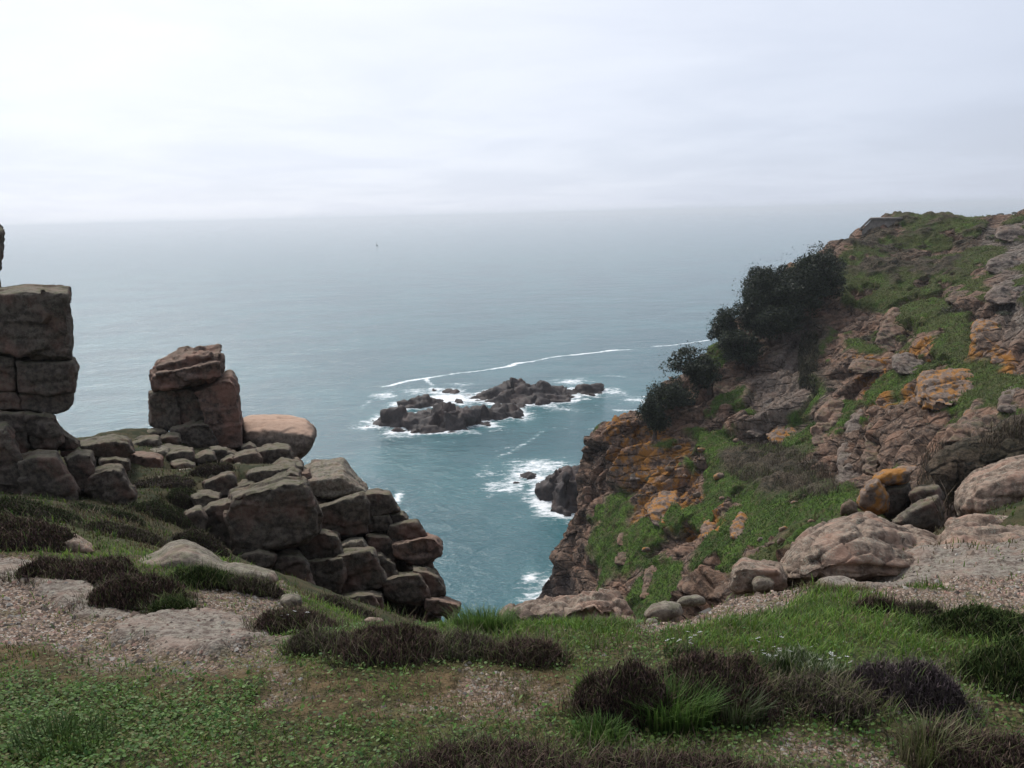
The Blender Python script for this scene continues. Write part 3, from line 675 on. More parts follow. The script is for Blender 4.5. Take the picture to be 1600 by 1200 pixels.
fb_ = nd('ShaderNodeBsdfPrincipled', i_Base_Color=(.78, .80, .81, 1), i_Roughness=.9)
mx = nd('ShaderNodeMixShader', i_0=fm, i_1=wa.outputs[0], i_2=fb_.outputs[0])
nd('ShaderNodeOutputMaterial', i_Surface=mx.outputs[0]); M_SEA = m
wo = link('water', mesh_np('water', np.stack([sx_, sy_, zw], -1), Q, [M_SEA], {'foam': foam})); tag(wo, kind='structure')
print('sea', time.time()-T0)
#MARK2
# ------------------------------------------------------------------ the near crag: pillars and stacks of jointed blocks
def assembly(name, label, cat, group, base, blocks, mat, part='block'):
    e = empty(name, base, label, cat, group)
    for b in blocks:
        poly, d = b[0], b[1]; kw = dict(b[2]) if len(b) > 2 else {}
        mm = kw.pop('mat', mat); pn = kw.pop('part', part); lb = kw.pop('label', None)
        kw.setdefault('box', True); kw['rnd'] = 1; kw.setdefault('vox', .8); kw.setdefault('grow', .15 if name == 'granite_crag' else .025)
        if name == 'granite_crag': kw['T'] = kw.get('T', 1.2)*1.35
        V, Q = rock_verts(poly, d, **kw)
        o = obj_at_base(pn, V, Q, [mm], parent=e)
        if lb: o['label'] = lb
    return e
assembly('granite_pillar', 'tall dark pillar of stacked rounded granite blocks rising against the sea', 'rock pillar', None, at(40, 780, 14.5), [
    ([(-110,470),(-60,455),(0,452),(40,445),(80,450),(103,452),(108,490),(116,525),(117,548),(108,561),(60,558),(0,550),(-110,540)], 15.0, dict(T=1.7, topf=.08, rnd=5, crack=.15, rough=.75)),
    ([(26,561),(60,559),(112,561),(120,575),(119,598),(113,613),(75,618),(30,612),(24,590)], 14.9, dict(T=1.4, topf=.08, rnd=5, rough=.7)),
    ([(-90,545),(-20,548),(22,556),(26,580),(24,612),(-90,612)], 15.0, dict(T=1.4, topf=.05, rough=.7)),
    ([(30,614),(75,617),(113,614),(112,630),(104,640),(88,646),(60,645),(34,640)], 14.9, dict(T=1.2, topf=.05, rough=.7)),
    ([(-60,612),(0,609),(24,612),(33,625),(32,640),(-60,640)], 14.9, dict(T=1.2, topf=.08)),
    ([(-60,640),(20,640),(36,644),(42,665),(44,690),(35,715),(-60,715)], 14.7, dict(T=1.4, topf=.05)),
    ([(36,642),(62,644),(84,648),(90,665),(97,690),(88,702),(45,700),(40,670)], 14.6, dict(T=1.2, topf=.06)),
    ([(84,650),(96,668),(112,684),(124,692),(112,702),(92,700),(86,680)], 15.0, dict(T=1.0))], M_CRAG)
rock('pinnacle', [(-70,330),(-20,340),(0,354),(6,361),(4,376),(1,395),(-4,430),(-3,470),(-70,480)], 17.5, 'dark rock tip rising behind the tall block pillar at the picture edge', M_CRAG, 'rock', T=1.6, topf=.05)
assembly('rock_stack', 'free standing reddish rock stack with a tilted cracked capstone', 'rock stack', None, at(305, 700, 23.5), [
    ([(246,566),(268,556),(292,543),(318,543),(343,540),(347,556),(345,566),(320,570),(296,578),(268,583),(246,577)], 23.7, dict(T=2.2, topf=.35, part='capstone', fsize=.5, rough=1.3)),
    ([(238,580),(252,575),(275,572),(300,566),(330,557),(346,553),(348,572),(346,584),(325,588),(300,596),(288,604),(270,606),(244,609),(240,598)], 23.4, dict(T=2.3, topf=.2, part='capstone', fsize=.45, rough=1.3)),
    ([(234,612),(248,606),(266,602),(276,606),(279,630),(283,664),(272,672),(250,672),(235,664)], 23.2, dict(T=1.5, topf=.10, mat=M_CRAG, rough=.7)),
    ([(274,606),(290,602),(302,606),(314,624),(324,640),(324,660),(300,664),(284,662)], 23.4, dict(T=1.6, topf=.10, mat=M_CRAG, rough=.7)),
    ([(302,604),(318,596),(342,586),(360,583),(368,592),(372,630),(376,660),(381,696),(350,704),(326,690),(322,640)], 23.3, dict(T=1.9, topf=.10, lean=.02, rough=.7)),
    ([(268,664),(290,658),(318,650),(330,660),(342,690),(330,702),(300,700),(284,690),(276,676)], 22.7, dict(T=1.2, topf=.25, mat=M_CRAG))], M_STACK)
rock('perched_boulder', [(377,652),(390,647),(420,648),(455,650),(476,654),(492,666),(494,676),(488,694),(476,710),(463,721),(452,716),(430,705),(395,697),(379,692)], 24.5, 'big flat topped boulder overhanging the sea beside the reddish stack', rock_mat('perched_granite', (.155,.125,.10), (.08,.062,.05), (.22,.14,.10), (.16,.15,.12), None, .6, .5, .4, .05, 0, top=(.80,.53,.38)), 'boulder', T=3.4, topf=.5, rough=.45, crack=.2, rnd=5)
# the big jointed crag that drops into the cove
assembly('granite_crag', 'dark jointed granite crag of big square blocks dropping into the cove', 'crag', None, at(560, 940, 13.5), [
    ([(372,775),(400,768),(440,756),(466,757),(478,772),(489,800),(487,828),(470,842),(440,850),(410,858),(374,862),(366,830),(364,800)], 14.0, dict(T=2.2, topf=.06, rough=.75, label='biggest square block, reddish at the bottom')),
    ([(318,800),(330,790),(358,784),(365,800),(368,830),(369,864),(345,868),(322,862),(312,835)], 13.7, dict(T=1.1, topf=.08, rough=.7)),
    ([(378,770),(398,756),(425,744),(450,733),(462,737),(460,756),(430,762),(400,772)], 15.0, dict(T=1.4, topf=.2)),
    ([(390,742),(396,733),(420,727),(456,725),(463,738),(460,750),(425,752),(395,753)], 16.2, dict(T=1.3, topf=.25)),
    ([(480,732),(496,724),(520,721),(534,720),(548,732),(562,750),(567,760),(548,764),(520,774),(495,772),(482,760)], 18.5, dict(T=2.2, topf=.55, rough=.7, crack=.2, mat=M_GREY, label='paler block with a sloping mossy top')),
    ([(464,738),(482,734),(488,748),(482,760),(466,757)], 18.0, dict(T=1.0, mat=M_STACK)),
    ([(486,795),(500,788),(540,778),(562,771),(572,790),(574,812),(570,830),(545,836),(510,830),(488,815)], 17.0, dict(T=1.8, topf=.10, rough=.7)),
    ([(562,772),(590,767),(606,770),(614,782),(621,796),(606,803),(580,808),(572,795)], 17.3, dict(T=1.8, topf=.12, rough=.7)),
    ([(576,808),(590,804),(607,804),(612,818),(610,828),(594,830),(577,828)], 16.8, dict(T=1.1, topf=.08)),
    ([(608,802),(628,800),(636,808),(634,818),(616,820)], 17.0, dict(T=1.0)),
    ([(612,820),(632,814),(650,815),(660,826),(665,836),(640,842),(616,848),(610,835)], 16.6, dict(T=1.3, topf=.12)),
    ([(618,850),(640,843),(664,838),(678,842),(685,850),(684,864),(676,872),(658,880),(640,878),(622,868)], 16.2, dict(T=1.5, topf=.08, fsize=.35, mat=M_STACK, label='reddish jutting block with a broken end')),
    ([(576,830),(605,832),(616,850),(616,875),(600,878),(580,860)], 16.4, dict(T=1.2)),
    ([(468,845),(482,833),(500,830),(524,836),(530,850),(534,872),(510,878),(478,874)], 15.2, dict(T=1.4, topf=.1)),
    ([(534,850),(548,843),(565,841),(572,850),(578,862),(560,872),(540,868)], 15.6, dict(T=.9, topf=.2, mat=M_GREY)),
    ([(480,878),(510,876),(532,872),(536,900),(530,922),(505,930),(486,926)], 14.6, dict(T=1.4, topf=.05)),
    ([(532,868),(560,862),(580,862),(590,885),(598,905),(590,914),(560,922),(535,926)], 15.0, dict(T=1.5, topf=.05)),
    ([(582,866),(596,862),(612,875),(620,898),(606,904),(594,896)], 15.6, dict(T=1.1)),
    ([(428,872),(446,866),(466,868),(478,884),(488,918),(480,930),(450,924),(434,912)], 13.4, dict(T=1.2, topf=.1)),
    ([(600,908),(622,899),(650,897),(660,908),(668,930),(655,940),(625,938),(606,930)], 15.0, dict(T=1.5, topf=.08)),
    ([(648,884),(668,886),(682,896),(691,912),(690,926),(672,930),(660,918)], 15.3, dict(T=1.3)),
    ([(655,876),(670,872),(676,884),(668,892),(654,890)], 16.0, dict(T=.9)),
    ([(684,908),(693,912),(692,922),(684,924)], 15.4, dict(T=.5)),
    ([(534,932),(560,926),(580,926),(588,944),(574,954),(548,952),(536,944)], 13.6, dict(T=1.0)),
    ([(580,924),(596,928),(598,950),(586,956),(578,944)], 13.8, dict(T=.8)),
    ([(668,932),(690,934),(704,938),(716,942),(714,954),(700,962),(680,958),(668,948)], 14.6, dict(T=1.2, mat=M_STACK))], M_CRAG)
# fallen blocks below the pillar
RB = 'loose blocks at the foot of the pillar'
for pl, d, lb, kw in (
    ([(-60,690),(5,672),(14,684),(30,715),(40,748),(30,772),(-10,772),(-60,770)], 13.6, 'steep slab leaning against the foot of the tall pillar', dict(T=1.2, topf=.05)),
    ([(32,718),(60,710),(86,712),(102,735),(117,765),(116,786),(80,790),(44,784),(36,760)], 13.4, 'large rounded block below the pillar with a slanting edge', dict(T=1.1, topf=.12, rough=.7)),
    ([(106,716),(122,708),(140,710),(146,730),(138,760),(128,778),(118,768),(112,745)], 14.0, 'narrow upright block wedged between two larger blocks', dict(T=1.0, topf=.1)),
    ([(142,744),(150,736),(170,730),(186,731),(198,750),(207,772),(198,785),(170,786),(142,780),(138,762)], 14.0, 'broad grey block with a broken corner beside the wedged block', dict(T=1.2, topf=.15)),
    ([(130,690),(150,683),(178,681),(196,686),(206,704),(192,714),(160,714),(140,708)], 17.5, 'low flat rock on the saddle between pillar and stack', dict(T=1.6, topf=.3)),
    ([(200,716),(212,708),(238,709),(250,714),(247,738),(206,738)], 18.5, 'pinkish square block in the grass behind the grey blocks', dict(T=1.2, topf=.2, mat=M_STACK)),
    ([(210,740),(228,735),(238,744),(232,752),(212,752)], 17.6, 'small broken stone just in front of the pinkish block', dict(T=.7, topf=.3)),
    ([(96,702),(112,700),(128,704),(112,712),(98,712)], 14.8, 'small dark stone jammed above the wedged block', dict(T=.6))):
    mm = kw.pop('mat', M_CRAG); rock('fallen_block', pl, d, lb, mm, box=True, rnd=1, grow=.15, cat='rock', group=RB, **kw)
# ledges stepping up the grassy shelf
LG = 'rock ledges in the grassy shelf'
for pl, d, lb, kw in (
    ([(204,690),(224,682),(246,680),(250,690),(246,700),(212,702)], 20.5, 'low ledge left of the stack foot with a pale upper edge', dict(T=1.0, topf=.35)),
    ([(252,684),(264,677),(280,678),(284,692),(262,694)], 21.5, 'short ledge tight under the left side of the stack', dict(T=.9, topf=.3)),
    ([(262,706),(280,700),(300,700),(304,718),(290,724),(264,722)], 19.5, 'squared ledge block in grass below the middle of the stack', dict(T=1.1, topf=.3)),
    ([(304,712),(318,704),(332,704),(336,718),(322,724),(306,722)], 19.3, 'squared ledge block just right of its twin below the stack', dict(T=1.0, topf=.3)),
    ([(222,676),(236,670),(256,668),(262,676),(240,682),(224,682)], 22.5, 'thin mossy ledge on the skyline next to the stack', dict(T=1.0, topf=.4)),
    ([(330,738),(352,728),(372,723),(378,730),(360,740),(336,748)], 17.5, 'thin slanting ledge in brown grass above the biggest crag block', dict(T=1.0, topf=.45)),
    ([(320,752),(345,740),(362,738),(368,752),(362,774),(340,782),(322,772)], 15.8, 'dark square block stepping down the shelf, left of the crag', dict(T=1.2, topf=.15)),
    ([(362,762),(380,752),(396,747),(398,756),(384,768),(366,778)], 15.4, 'narrow ledge stone leaning between shelf and crag', dict(T=.8, topf=.3)),
    ([(366,712),(384,704),(398,702),(408,712),(404,730),(386,734),(370,726)], 19.0, 'rounded block right of the stack foot', dict(T=1.1, topf=.2)),
    ([(398,704),(420,696),(450,696),(456,712),(452,724),(424,724),(404,728)], 19.8, 'long block directly under the overhanging boulder', dict(T=1.5, topf=.25)),
    ([(378,698),(390,691),(400,698),(396,706),(382,708)], 21.5, 'pale rubble stone between the stack and the overhanging boulder', dict(T=.8)),
    ([(346,720),(360,710),(368,716),(362,726),(348,728)], 19.0, 'small stone in grass in front of the tall right pillar of the stack', dict(T=.7)),
    ([(215,716),(230,700),(260,697),(262,704),(240,718)], 19.8, 'mossy sloping ledge above the pinkish block', dict(T=1.0, topf=.4, mat=M_GREY)),
    ([(408,742),(440,716),(470,722),(466,740),(430,746)], 18.2, 'broad step of rock above the pale mossy topped block', dict(T=1.3, topf=.3)),
    ([(300,738),(318,730),(336,732),(334,746),(310,750)], 16.9, 'small step of dark rock in the middle of the grassy shelf', dict(T=.8, topf=.35)),
    ([(268,722),(288,718),(304,724),(300,736),(274,736)], 18.4, 'flat dark step beside the squared ledge blocks', dict(T=.8, topf=.35)),
    ([(330,700),(352,700),(368,708),(360,722),(336,722)], 20.2, 'dark square stone at the right foot of the stack', dict(T=.9, topf=.2)),
    ([(160,716),(182,712),(200,718),(202,734),(178,736),(160,730)], 16.5, 'rubble stone in the hollow between pillar blocks and the pinkish block', dict(T=.7, topf=.25)),
    ([(290,800),(312,792),(322,806),(318,832),(296,836)], 12.9, 'dark upright stone at the lower left end of the crag', dict(T=.7, topf=.15)),
    ([(375,866),(405,858),(428,866),(424,884),(390,888)], 12.6, 'low dark stone under the biggest crag block', dict(T=.8, topf=.2)),
    ([(212,752),(232,745),(262,742),(270,752),(246,764),(216,766)], 16.6, 'low dark ledge in front of the pinkish block', dict(T=.9, topf=.35)),
    ([(262,748),(284,742),(310,744),(316,756),(290,764),(266,760)], 16.4, 'low flat ledge just below the weathered stick', dict(T=.9, topf=.4)),
    ([(240,700),(262,694),(286,698),(282,708),(250,712)], 20.6, 'flat mossy step under the thin skyline ledge', dict(T=.8, topf=.4)),
    ([(300,772),(322,766),(342,772),(340,792),(312,796)], 14.6, 'dark stone half sunk in grass above the upright stone', dict(T=.8, topf=.3)),
    ([(448,722),(462,715),(472,722),(470,736),(452,736)], 20.0, 'dark stone at the sea edge below the overhanging boulder', dict(T=1.0))):
    mm = kw.pop('mat', M_CRAG); rock('ledge_rock', pl, d, lb, mm, 'rock ledge', LG, box=True, rnd=1, grow=.11, **kw)
print('crag', time.time()-T0)
# ------------------------------------------------------------------ boulders of the near clifftop
NB = 'boulders along the clifftop'
for pl, d, lb, kw in (
    ([(195,884),(215,868),(250,858),(265,846),(285,842),(305,848),(330,862),(345,874),(372,884),(340,892),(260,896)], 6.6, 'low domed pale slab with a mossy hump, below the dark crag', dict(T=1.5, topf=.6, rough=.45, crack=.2, mat=M_GREY, rnd=7)),
    ([(340,885),(365,878),(400,884),(428,892),(436,906),(420,915),(380,914),(350,905)], 6.0, 'rounded lichen grey rock on the right end of the domed slab', dict(T=.8, topf=.4, rough=.5, mat=M_GREY, rnd=6)),
    ([(150,958),(160,944),(178,936),(200,940),(218,952),(222,965),(190,972),(160,970)], 4.75, 'low crumbling rock with orange stain beside the brown heather', dict(T=.35, topf=.6, rough=.7, mat=M_PINK)),
    ([(88,862),(96,840),(118,834),(140,846),(150,860),(120,872)], 6.4, 'knobbly pink rock poking up behind the brown heather', dict(T=.6, topf=.4, mat=M_PINK)),
    ([(415,985),(425,975),(436,985),(440,1000),(425,1006),(414,1000)], 3.95, 'grey stone at the tip of the bare slab', dict(T=.15, topf=.5, mat=M_GREY)),
    ([(440,932),(455,926),(470,930),(472,945),(450,950),(438,944)], 4.9, 'small rounded stone beside the gravel patch and brown heather', dict(T=.25, topf=.5, mat=M_GREY)),
    ([(566,968),(580,964),(598,968),(600,975),(575,977)], 4.1, 'little pale stone in the grass at the cliff edge', dict(T=.15, topf=.5, mat=M_PINK)),
    ([(785,965),(800,950),(850,938),(905,926),(935,920),(962,924),(976,945),(984,972),(950,982),(880,978),(820,975)], 5.0, 'tan layered slab with a dark broken end at the cliff edge', dict(T=.9, topf=.4, rough=1.2, mat=M_PINK, fsize=.3, fr=frame(8, 10), box=True, crack=1.2)),
    ([(1005,960),(1018,944),(1040,938),(1062,942),(1068,958),(1040,972),(1012,972)], 5.2, 'rounded green lichened rock behind the layered slab', dict(T=.5, topf=.35, rough=.5, mat=M_GREY, rnd=6)),
    ([(1056,940),(1066,932),(1090,928),(1102,934),(1104,944),(1080,948),(1060,948)], 6.0, 'small sausage shaped boulder with green lichen', dict(T=.25, topf=.35, rough=.35, mat=M_GREY, rnd=6)),
    ([(1008,972),(1016,965),(1026,968),(1030,978),(1012,982)], 4.6, 'little grey stone in front of the green lichened rock', dict(T=.2, topf=.4, mat=M_GREY)),
    ([(1140,916),(1148,884),(1160,873),(1185,876),(1218,880),(1228,896),(1226,922),(1180,928),(1150,926)], 6.4, 'squarish block with a hollow, left of the big whale backed boulder', dict(T=.9, topf=.25, mat=M_PINK, box=True, rnd=2)),
    ([(1174,908),(1184,898),(1202,900),(1212,910),(1205,922),(1180,924)], 6.0, 'pale small block resting before the hollowed block', dict(T=.4, topf=.3, mat=M_GREY)),
    ([(1216,905),(1222,880),(1240,850),(1262,830),(1300,812),(1340,798),(1360,800),(1400,818),(1450,834),(1480,850),(1482,868),(1440,882),(1400,898),(1340,908),(1280,914),(1230,914)], 7.2, 'big whale backed boulder of cracked pinkish granite', dict(T=2.4, topf=.62, rough=.6, mat=M_PINK, crack=1.6, fsize=.5, rnd=3, vox=.7, fr=frame(14, 15))),
    ([(1385,900),(1440,856),(1468,830),(1484,812),(1510,806),(1560,808),(1640,806),(1760,812),(1760,895),(1600,905),(1480,908)], 7.5, 'broad sloping slab joining the whale backed boulder on its right', dict(T=2.4, topf=.65, rough=.8, mat=M_PINK, fsize=.45, rnd=3, crack=1.2, fr=frame(14, 15))),
    ([(1492,790),(1498,764),(1520,740),(1548,726),(1575,712),(1600,708),(1680,700),(1780,720),(1790,812),(1660,818),(1580,806),(1535,808),(1500,806)], 9.6, 'big pale boulder with a dark undercut on the picture edge', dict(T=2.2, topf=.45, rough=.8, mat=M_PINK, rnd=3, crack=1.0)),
    ([(1340,790),(1346,768),(1356,752),(1372,745),(1380,758),(1388,778),(1386,800),(1360,806)], 17.0, 'upright rock plastered with bright orange lichen', dict(T=1.1, topf=.1, mat=M_ORANGE, fsize=.4)),
    ([(1362,746),(1380,736),(1410,728),(1436,726),(1424,736),(1420,752),(1390,760),(1376,756)], 17.6, 'flat orange lichened slab bridging the two orange rocks', dict(T=1.2, topf=.3, mat=M_ORANGE, fsize=.3)),
    ([(1378,760),(1400,756),(1420,754),(1425,775),(1415,800),(1392,812),(1378,804)], 17.6, 'shadowy grey rock under the orange lichened slab', dict(T=1.1, topf=.1, mat=M_CRAG)),
    ([(1395,815),(1420,795),(1446,780),(1466,772),(1474,790),(1470,822),(1440,832),(1410,828)], 15.5, 'dark grey angular rock in the hollow right of the orange rocks', dict(T=1.4, topf=.15, mat=M_CRAG)),
    ([(1420,770),(1436,758),(1466,758),(1476,776),(1460,800),(1430,800)], 17.0, 'dark blocky rock at the edge of the brown thicket', dict(T=1.2, topf=.1, mat=M_CRAG)),
    ([(1312,805),(1316,788),(1328,780),(1338,786),(1340,800),(1325,808)], 20.0, 'rounded tan boulder just left of the orange lichened rock', dict(T=.5, topf=.2, mat=M_HEAD)),
    ([(1478,835),(1482,812),(1492,806),(1500,816),(1496,836)], 8.6, 'knob of orange stained rock between the boulders', dict(T=.4, topf=.3, mat=M_PINK))):
    mm = kw.pop('mat', M_PINK); rock('boulder', pl, d, lb, mm, 'boulder', NB, **kw)
print('boulders', time.time()-T0)
# ------------------------------------------------------------------ outcrops standing out of the headland
OC = 'rock outcrops on the headland'
def on_h(px, py): return float(H0.hit(px, py, lo=11, hi=140)[0][1])
for pl, lb, kw in (
    ([(1520,540),(1518,518),(1526,503),(1545,498),(1558,506),(1562,530),(1558,545)], 'knob with an orange lichen cap on the upper green slope', dict(mat=M_ORANGE, topf=.25)),
    ([(1548,556),(1552,540),(1568,538),(1576,552),(1572,566),(1552,568)], 'smaller orange capped stone just below the orange knob', dict(mat=M_ORANGE, topf=.3)),
    ([(1395,572),(1396,556),(1415,550),(1440,560),(1450,572),(1440,584),(1405,584)], 'rounded grey outcrop in the middle of the slope', dict(mat=M_HEADGREY, topf=.2)),
    ([(1436,610),(1440,585),(1470,575),(1520,572),(1556,580),(1560,605),(1535,625),(1500,640),(1460,638),(1438,628)], 'massive overhanging outcrop spotted orange above the brown thicket', dict(emb=0.2, mat=M_ORANGE, topf=.25, fsize=2.0)),
    ([(1190,655),(1195,610),(1215,560),(1240,510),(1268,490),(1274,520),(1262,560),(1250,600),(1246,650),(1225,672)], 'long pale slabby buttress below the dark trees', dict(emb=0.42, mat=M_HEADGREY, topf=.1, fsize=1.6)),
    ([(1110,660),(1116,600),(1130,560),(1150,555),(1165,590),(1170,640),(1168,668),(1135,672)], 'brown buttress left of the pale slabby buttress', dict(emb=0.4, mat=M_HEAD, topf=.1, fsize=1.6)),
    ([(1205,640),(1225,626),(1246,628),(1244,648),(1222,664),(1200,672)], 'pale fallen slab at the foot of the slabby buttress', dict(mat=M_HEADGREY, topf=.3)),
    ([(1168,672),(1186,655),(1200,656),(1200,672),(1182,684)], 'white streaked broken slab above the bright green patch', dict(mat=M_HEADGREY, topf=.3)),
    ([(1200,680),(1215,662),(1240,664),(1250,680),(1235,692),(1208,692)], 'orange mottled rock at the top edge of the green slope', dict(mat=M_ORANGE, topf=.25)),
    ([(1270,690),(1276,640),(1296,620),(1320,618),(1326,660),(1318,700),(1290,708)], 'reddish bluff right of the narrow green gully', dict(emb=0.35, mat=M_HEAD, topf=.1, fsize=1.2)),
    ([(1306,750),(1312,700),(1330,650),(1346,640),(1356,680),(1352,740),(1336,768),(1316,768)], 'steep whitish streaked bluff beside the dark cleft', dict(emb=0.4, mat=M_HEADGREY, topf=.08, fsize=1.0)),
    ([(1350,735),(1350,690),(1358,662),(1372,660),(1376,700),(1370,745)], 'upright tan pillar in the shadowy cleft', dict(emb=0.35, mat=M_HEAD, topf=.08, fsize=.9)),
    ([(1480,690),(1490,665),(1520,640),(1560,630),(1600,622),(1640,640),(1640,680),(1560,690),(1510,690)], 'broad tan slab tilted above the brown thicket', dict(mat=M_HEAD, topf=.35, fsize=1.2)),
    ([(1560,640),(1566,612),(1590,600),(1640,600),(1640,640),(1600,646)], 'purplish grey boulder above the tilted tan slab', dict(mat=M_HEADGREY, topf=.2)),
    ([(1325,575),(1335,562),(1375,556),(1400,562),(1385,580),(1345,584)], 'flat pinkish ledge across the middle of the headland', dict(mat=M_HEAD, topf=.3)),
    ([(1370,540),(1376,505),(1395,480),(1416,482),(1412,520),(1400,548),(1384,552)], 'pinkish cracked rib below the upper scrub', dict(emb=0.35, mat=M_HEAD, topf=.1, fsize=1.2)),
    ([(1540,420),(1548,402),(1580,398),(1600,406),(1600,424),(1560,430)], 'grey lichened outcrop near the top of the headland at the edge', dict(emb=.3, mat=M_HEADGREY, topf=.3)),
    ([(1555,370),(1562,354),(1590,350),(1620,356),(1620,374),(1575,378)], 'grey rocks just under the headland summit', dict(emb=.3, mat=M_HEADGREY, topf=.3)),
    ([(1540,465),(1552,446),(1585,440),(1610,450),(1606,472),(1560,476)], 'grey boulder heap lower down the edge slope', dict(emb=.3, mat=M_HEADGREY, topf=.3)),
    ([(1020,815),(1012,795),(1030,770),(1058,765),(1066,790),(1070,820),(1045,830)], 'orange rock spur sticking out of the lower green slope', dict(mat=M_ORANGE, topf=.25, fsize=.9)),
    ([(1095,835),(1100,812),(1112,803),(1122,812),(1118,838),(1104,846)], 'narrow orange boulder right of the orange spur', dict(mat=M_ORANGE, topf=.25)),
    ([(1142,838),(1145,815),(1156,800),(1166,808),(1180,835),(1160,846)], 'low orange and grey boulder on the green slope', dict(mat=M_ORANGE, topf=.3)),
    ([(962,880),(966,862),(985,858),(996,870),(985,885)], 'rounded tan boulder above the layered clifftop slab', dict(mat=M_HEAD, topf=.25)),
    ([(1000,935),(1010,890),(1030,872),(1045,880),(1042,915),(1036,940)], 'pink cracked rib rising behind the clifftop edge', dict(emb=0.3, mat=M_HEAD, topf=.1, fsize=.9)),
    ([(965,850),(966,835),(980,828),(990,838),(984,856)], 'small tan crag above the rounded tan boulder', dict(mat=M_HEAD, topf=.2)),
    ([(1060,910),(1066,900),(1090,898),(1120,905),(1140,916),(1130,936),(1080,936),(1062,926)], 'heap of reddish broken rock at the bottom of the green slope', dict(mat=M_HEAD, topf=.3, fsize=.6, rough=1.6)),
    ([(985,720),(1000,700),(1025,688),(1020,720),(1000,750),(984,752)], 'grey spotted rib on the seaward ridge', dict(emb=0.3, mat=M_HEADGREY, topf=.12, fsize=1.0)),
    ([(1255,720),(1262,712),(1282,712),(1286,722),(1268,726)], 'flat pale stone at the corner of the bramble patch', dict(mat=M_HEADGREY, topf=.5)),
    ([(1478,468),(1490,455),(1520,452),(1530,464),(1510,474),(1488,474)], 'rusty brown outcrop among the upper grass', dict(mat=M_HEAD, topf=.3))):
    c = np.array(pl, float); cx = (c[:, 0].min()+c[:, 0].max())/2; yb = c[:, 1].max(); w = c[:, 0].max()-c[:, 0].min(); hgt_ = yb-c[:, 1].min()
    d = on_h(cx, yb-.2*hgt_); d2 = on_h(cx, yb-.85*hgt_); ds = max(0, min((d2-d)/(.65*hgt_), .10))*.85; mm = kw.pop('mat'); T = max(.5, .8*min(w, hgt_*1.2)*d/F)
    rock('outcrop', pl, d+(.12+kw.pop('emb', .1))*T, lb, mm, 'rock outcrop', OC, T=T, dslope=ds, box=True, rnd=1, rough=kw.pop('rough', 1.25), vox=.7, **kw)
ST = 'small stones lying on the green slope'
rs = np.random.RandomState(5)
for px, py, s in ((1124,747,8),(1096,704,6),(1150,690,5),(1243,787,6),(1258,776,5),(1226,830,8),(1208,855,10),(1222,850,9),(1060,700,6),(1090,775,7),(1130,780,5),(1070,745,6),(1162,722,5),(1190,845,6),(1268,818,6),(1120,895,5),(1010,860,7),(1046,735,7)):
    d = on_h(px, py); a = np.linspace(0, 2*math.pi, 7)[:-1]+rs.rand(); rr_ = s*(.7+.5*rs.rand(6))
    rock('slope_stone', [(px+r_*math.cos(t)*1.2, py-s*.3+r_*math.sin(t)*.8) for t, r_ in zip(a, rr_)], d, 'small pale or tan stone lying in the grass of the lower headland slope', [M_HEAD, M_HEADGREY, M_ORANGE][rs.randint(3)], 'stone', ST, topf=.3, vox=.7)
bpy.data.objects.remove(TMP)
print('outcrops', time.time()-T0)
# ------------------------------------------------------------------ bunker, stick, buoy
def prism_bunker():
    d = 97.8
    A, B, C_, D = at(1349, 358, d), at(1362, 342, d), at(1404, 341, d), at(1405, 352, d)
    base = at(1377, 360, d); w = D[0]-A[0]
    e = empty('bunker', base, 'low concrete bunker on the headland skyline', 'bunker')
    e.rotation_euler[2] = -math.atan2(base[0], base[1])
    x0, x1 = A[0]-base[0], D[0]-base[0]; h = C_[2]-base[2]; dp = 4.0
    hx0 = B[0]-base[0]
    import bmesh
    def bev(vs, fs, mat, name, par, b=.06, loc=(0, 0, 0)):
        bm = bmesh.new(); v = [bm.verts.new(p) for p in vs]; [bm.faces.new([v[i] for i in f]) for f in fs]
        bmesh.ops.recalc_face_normals(bm, faces=bm.faces); bmesh.ops.bevel(bm, geom=bm.edges[:], offset=b, segments=2, affect='EDGES')
        me = bpy.data.meshes.new(name); bm.to_mesh(me); bm.free(); me.materials.append(mat); return link(name, me, par, loc)
    t = h*.93
    def prof(q, y0, y1):
        n = len(q); return [(x, y0, z) for x, z in q]+[(x, y1, z) for x, z in q], [tuple(range(n)), tuple(range(2*n-1, n-1, -1))]+[(i, i+n, (i+1) % n+n, (i+1) % n) for i in range(n)]
    P, F_ = prof([(x0, -2.4), (x1, -2.4), (x1, t), (hx0+.1, t), (x0+.05, h*.1)], -.2, dp); bev(P, F_, M_CONC, 'wall', e)
    P, F_ = prof([(x0-.2, h*.02), (hx0+.08, t+.004), (x1+.12, t+.004), (x1+.12, t+.22), (hx0-.06, t+.22), (x0-.3, h*.02+.2)], -.5, dp+.3); bev(P, F_, M_CONC, 'roof', e, .04)
    P = [(x1-1.3, -.215, -.3), (x1-.35, -.215, -.3), (x1-.35, -.215, h*.42), (x1-1.3, -.215, h*.3), (x1-1.3, .1, -.3), (x1-.35, .1, -.3), (x1-.35, .1, h*.42), (x1-1.3, .1, h*.3)]
    bev(P, [(0,1,2,3),(5,4,7,6),(1,5,6,2),(4,0,3,7),(3,2,6,7),(0,4,5,1)], M_DARK, 'opening_shade', e, .02)  # solid dark block on the wall, its colour painted as the shade inside
prism_bunker()
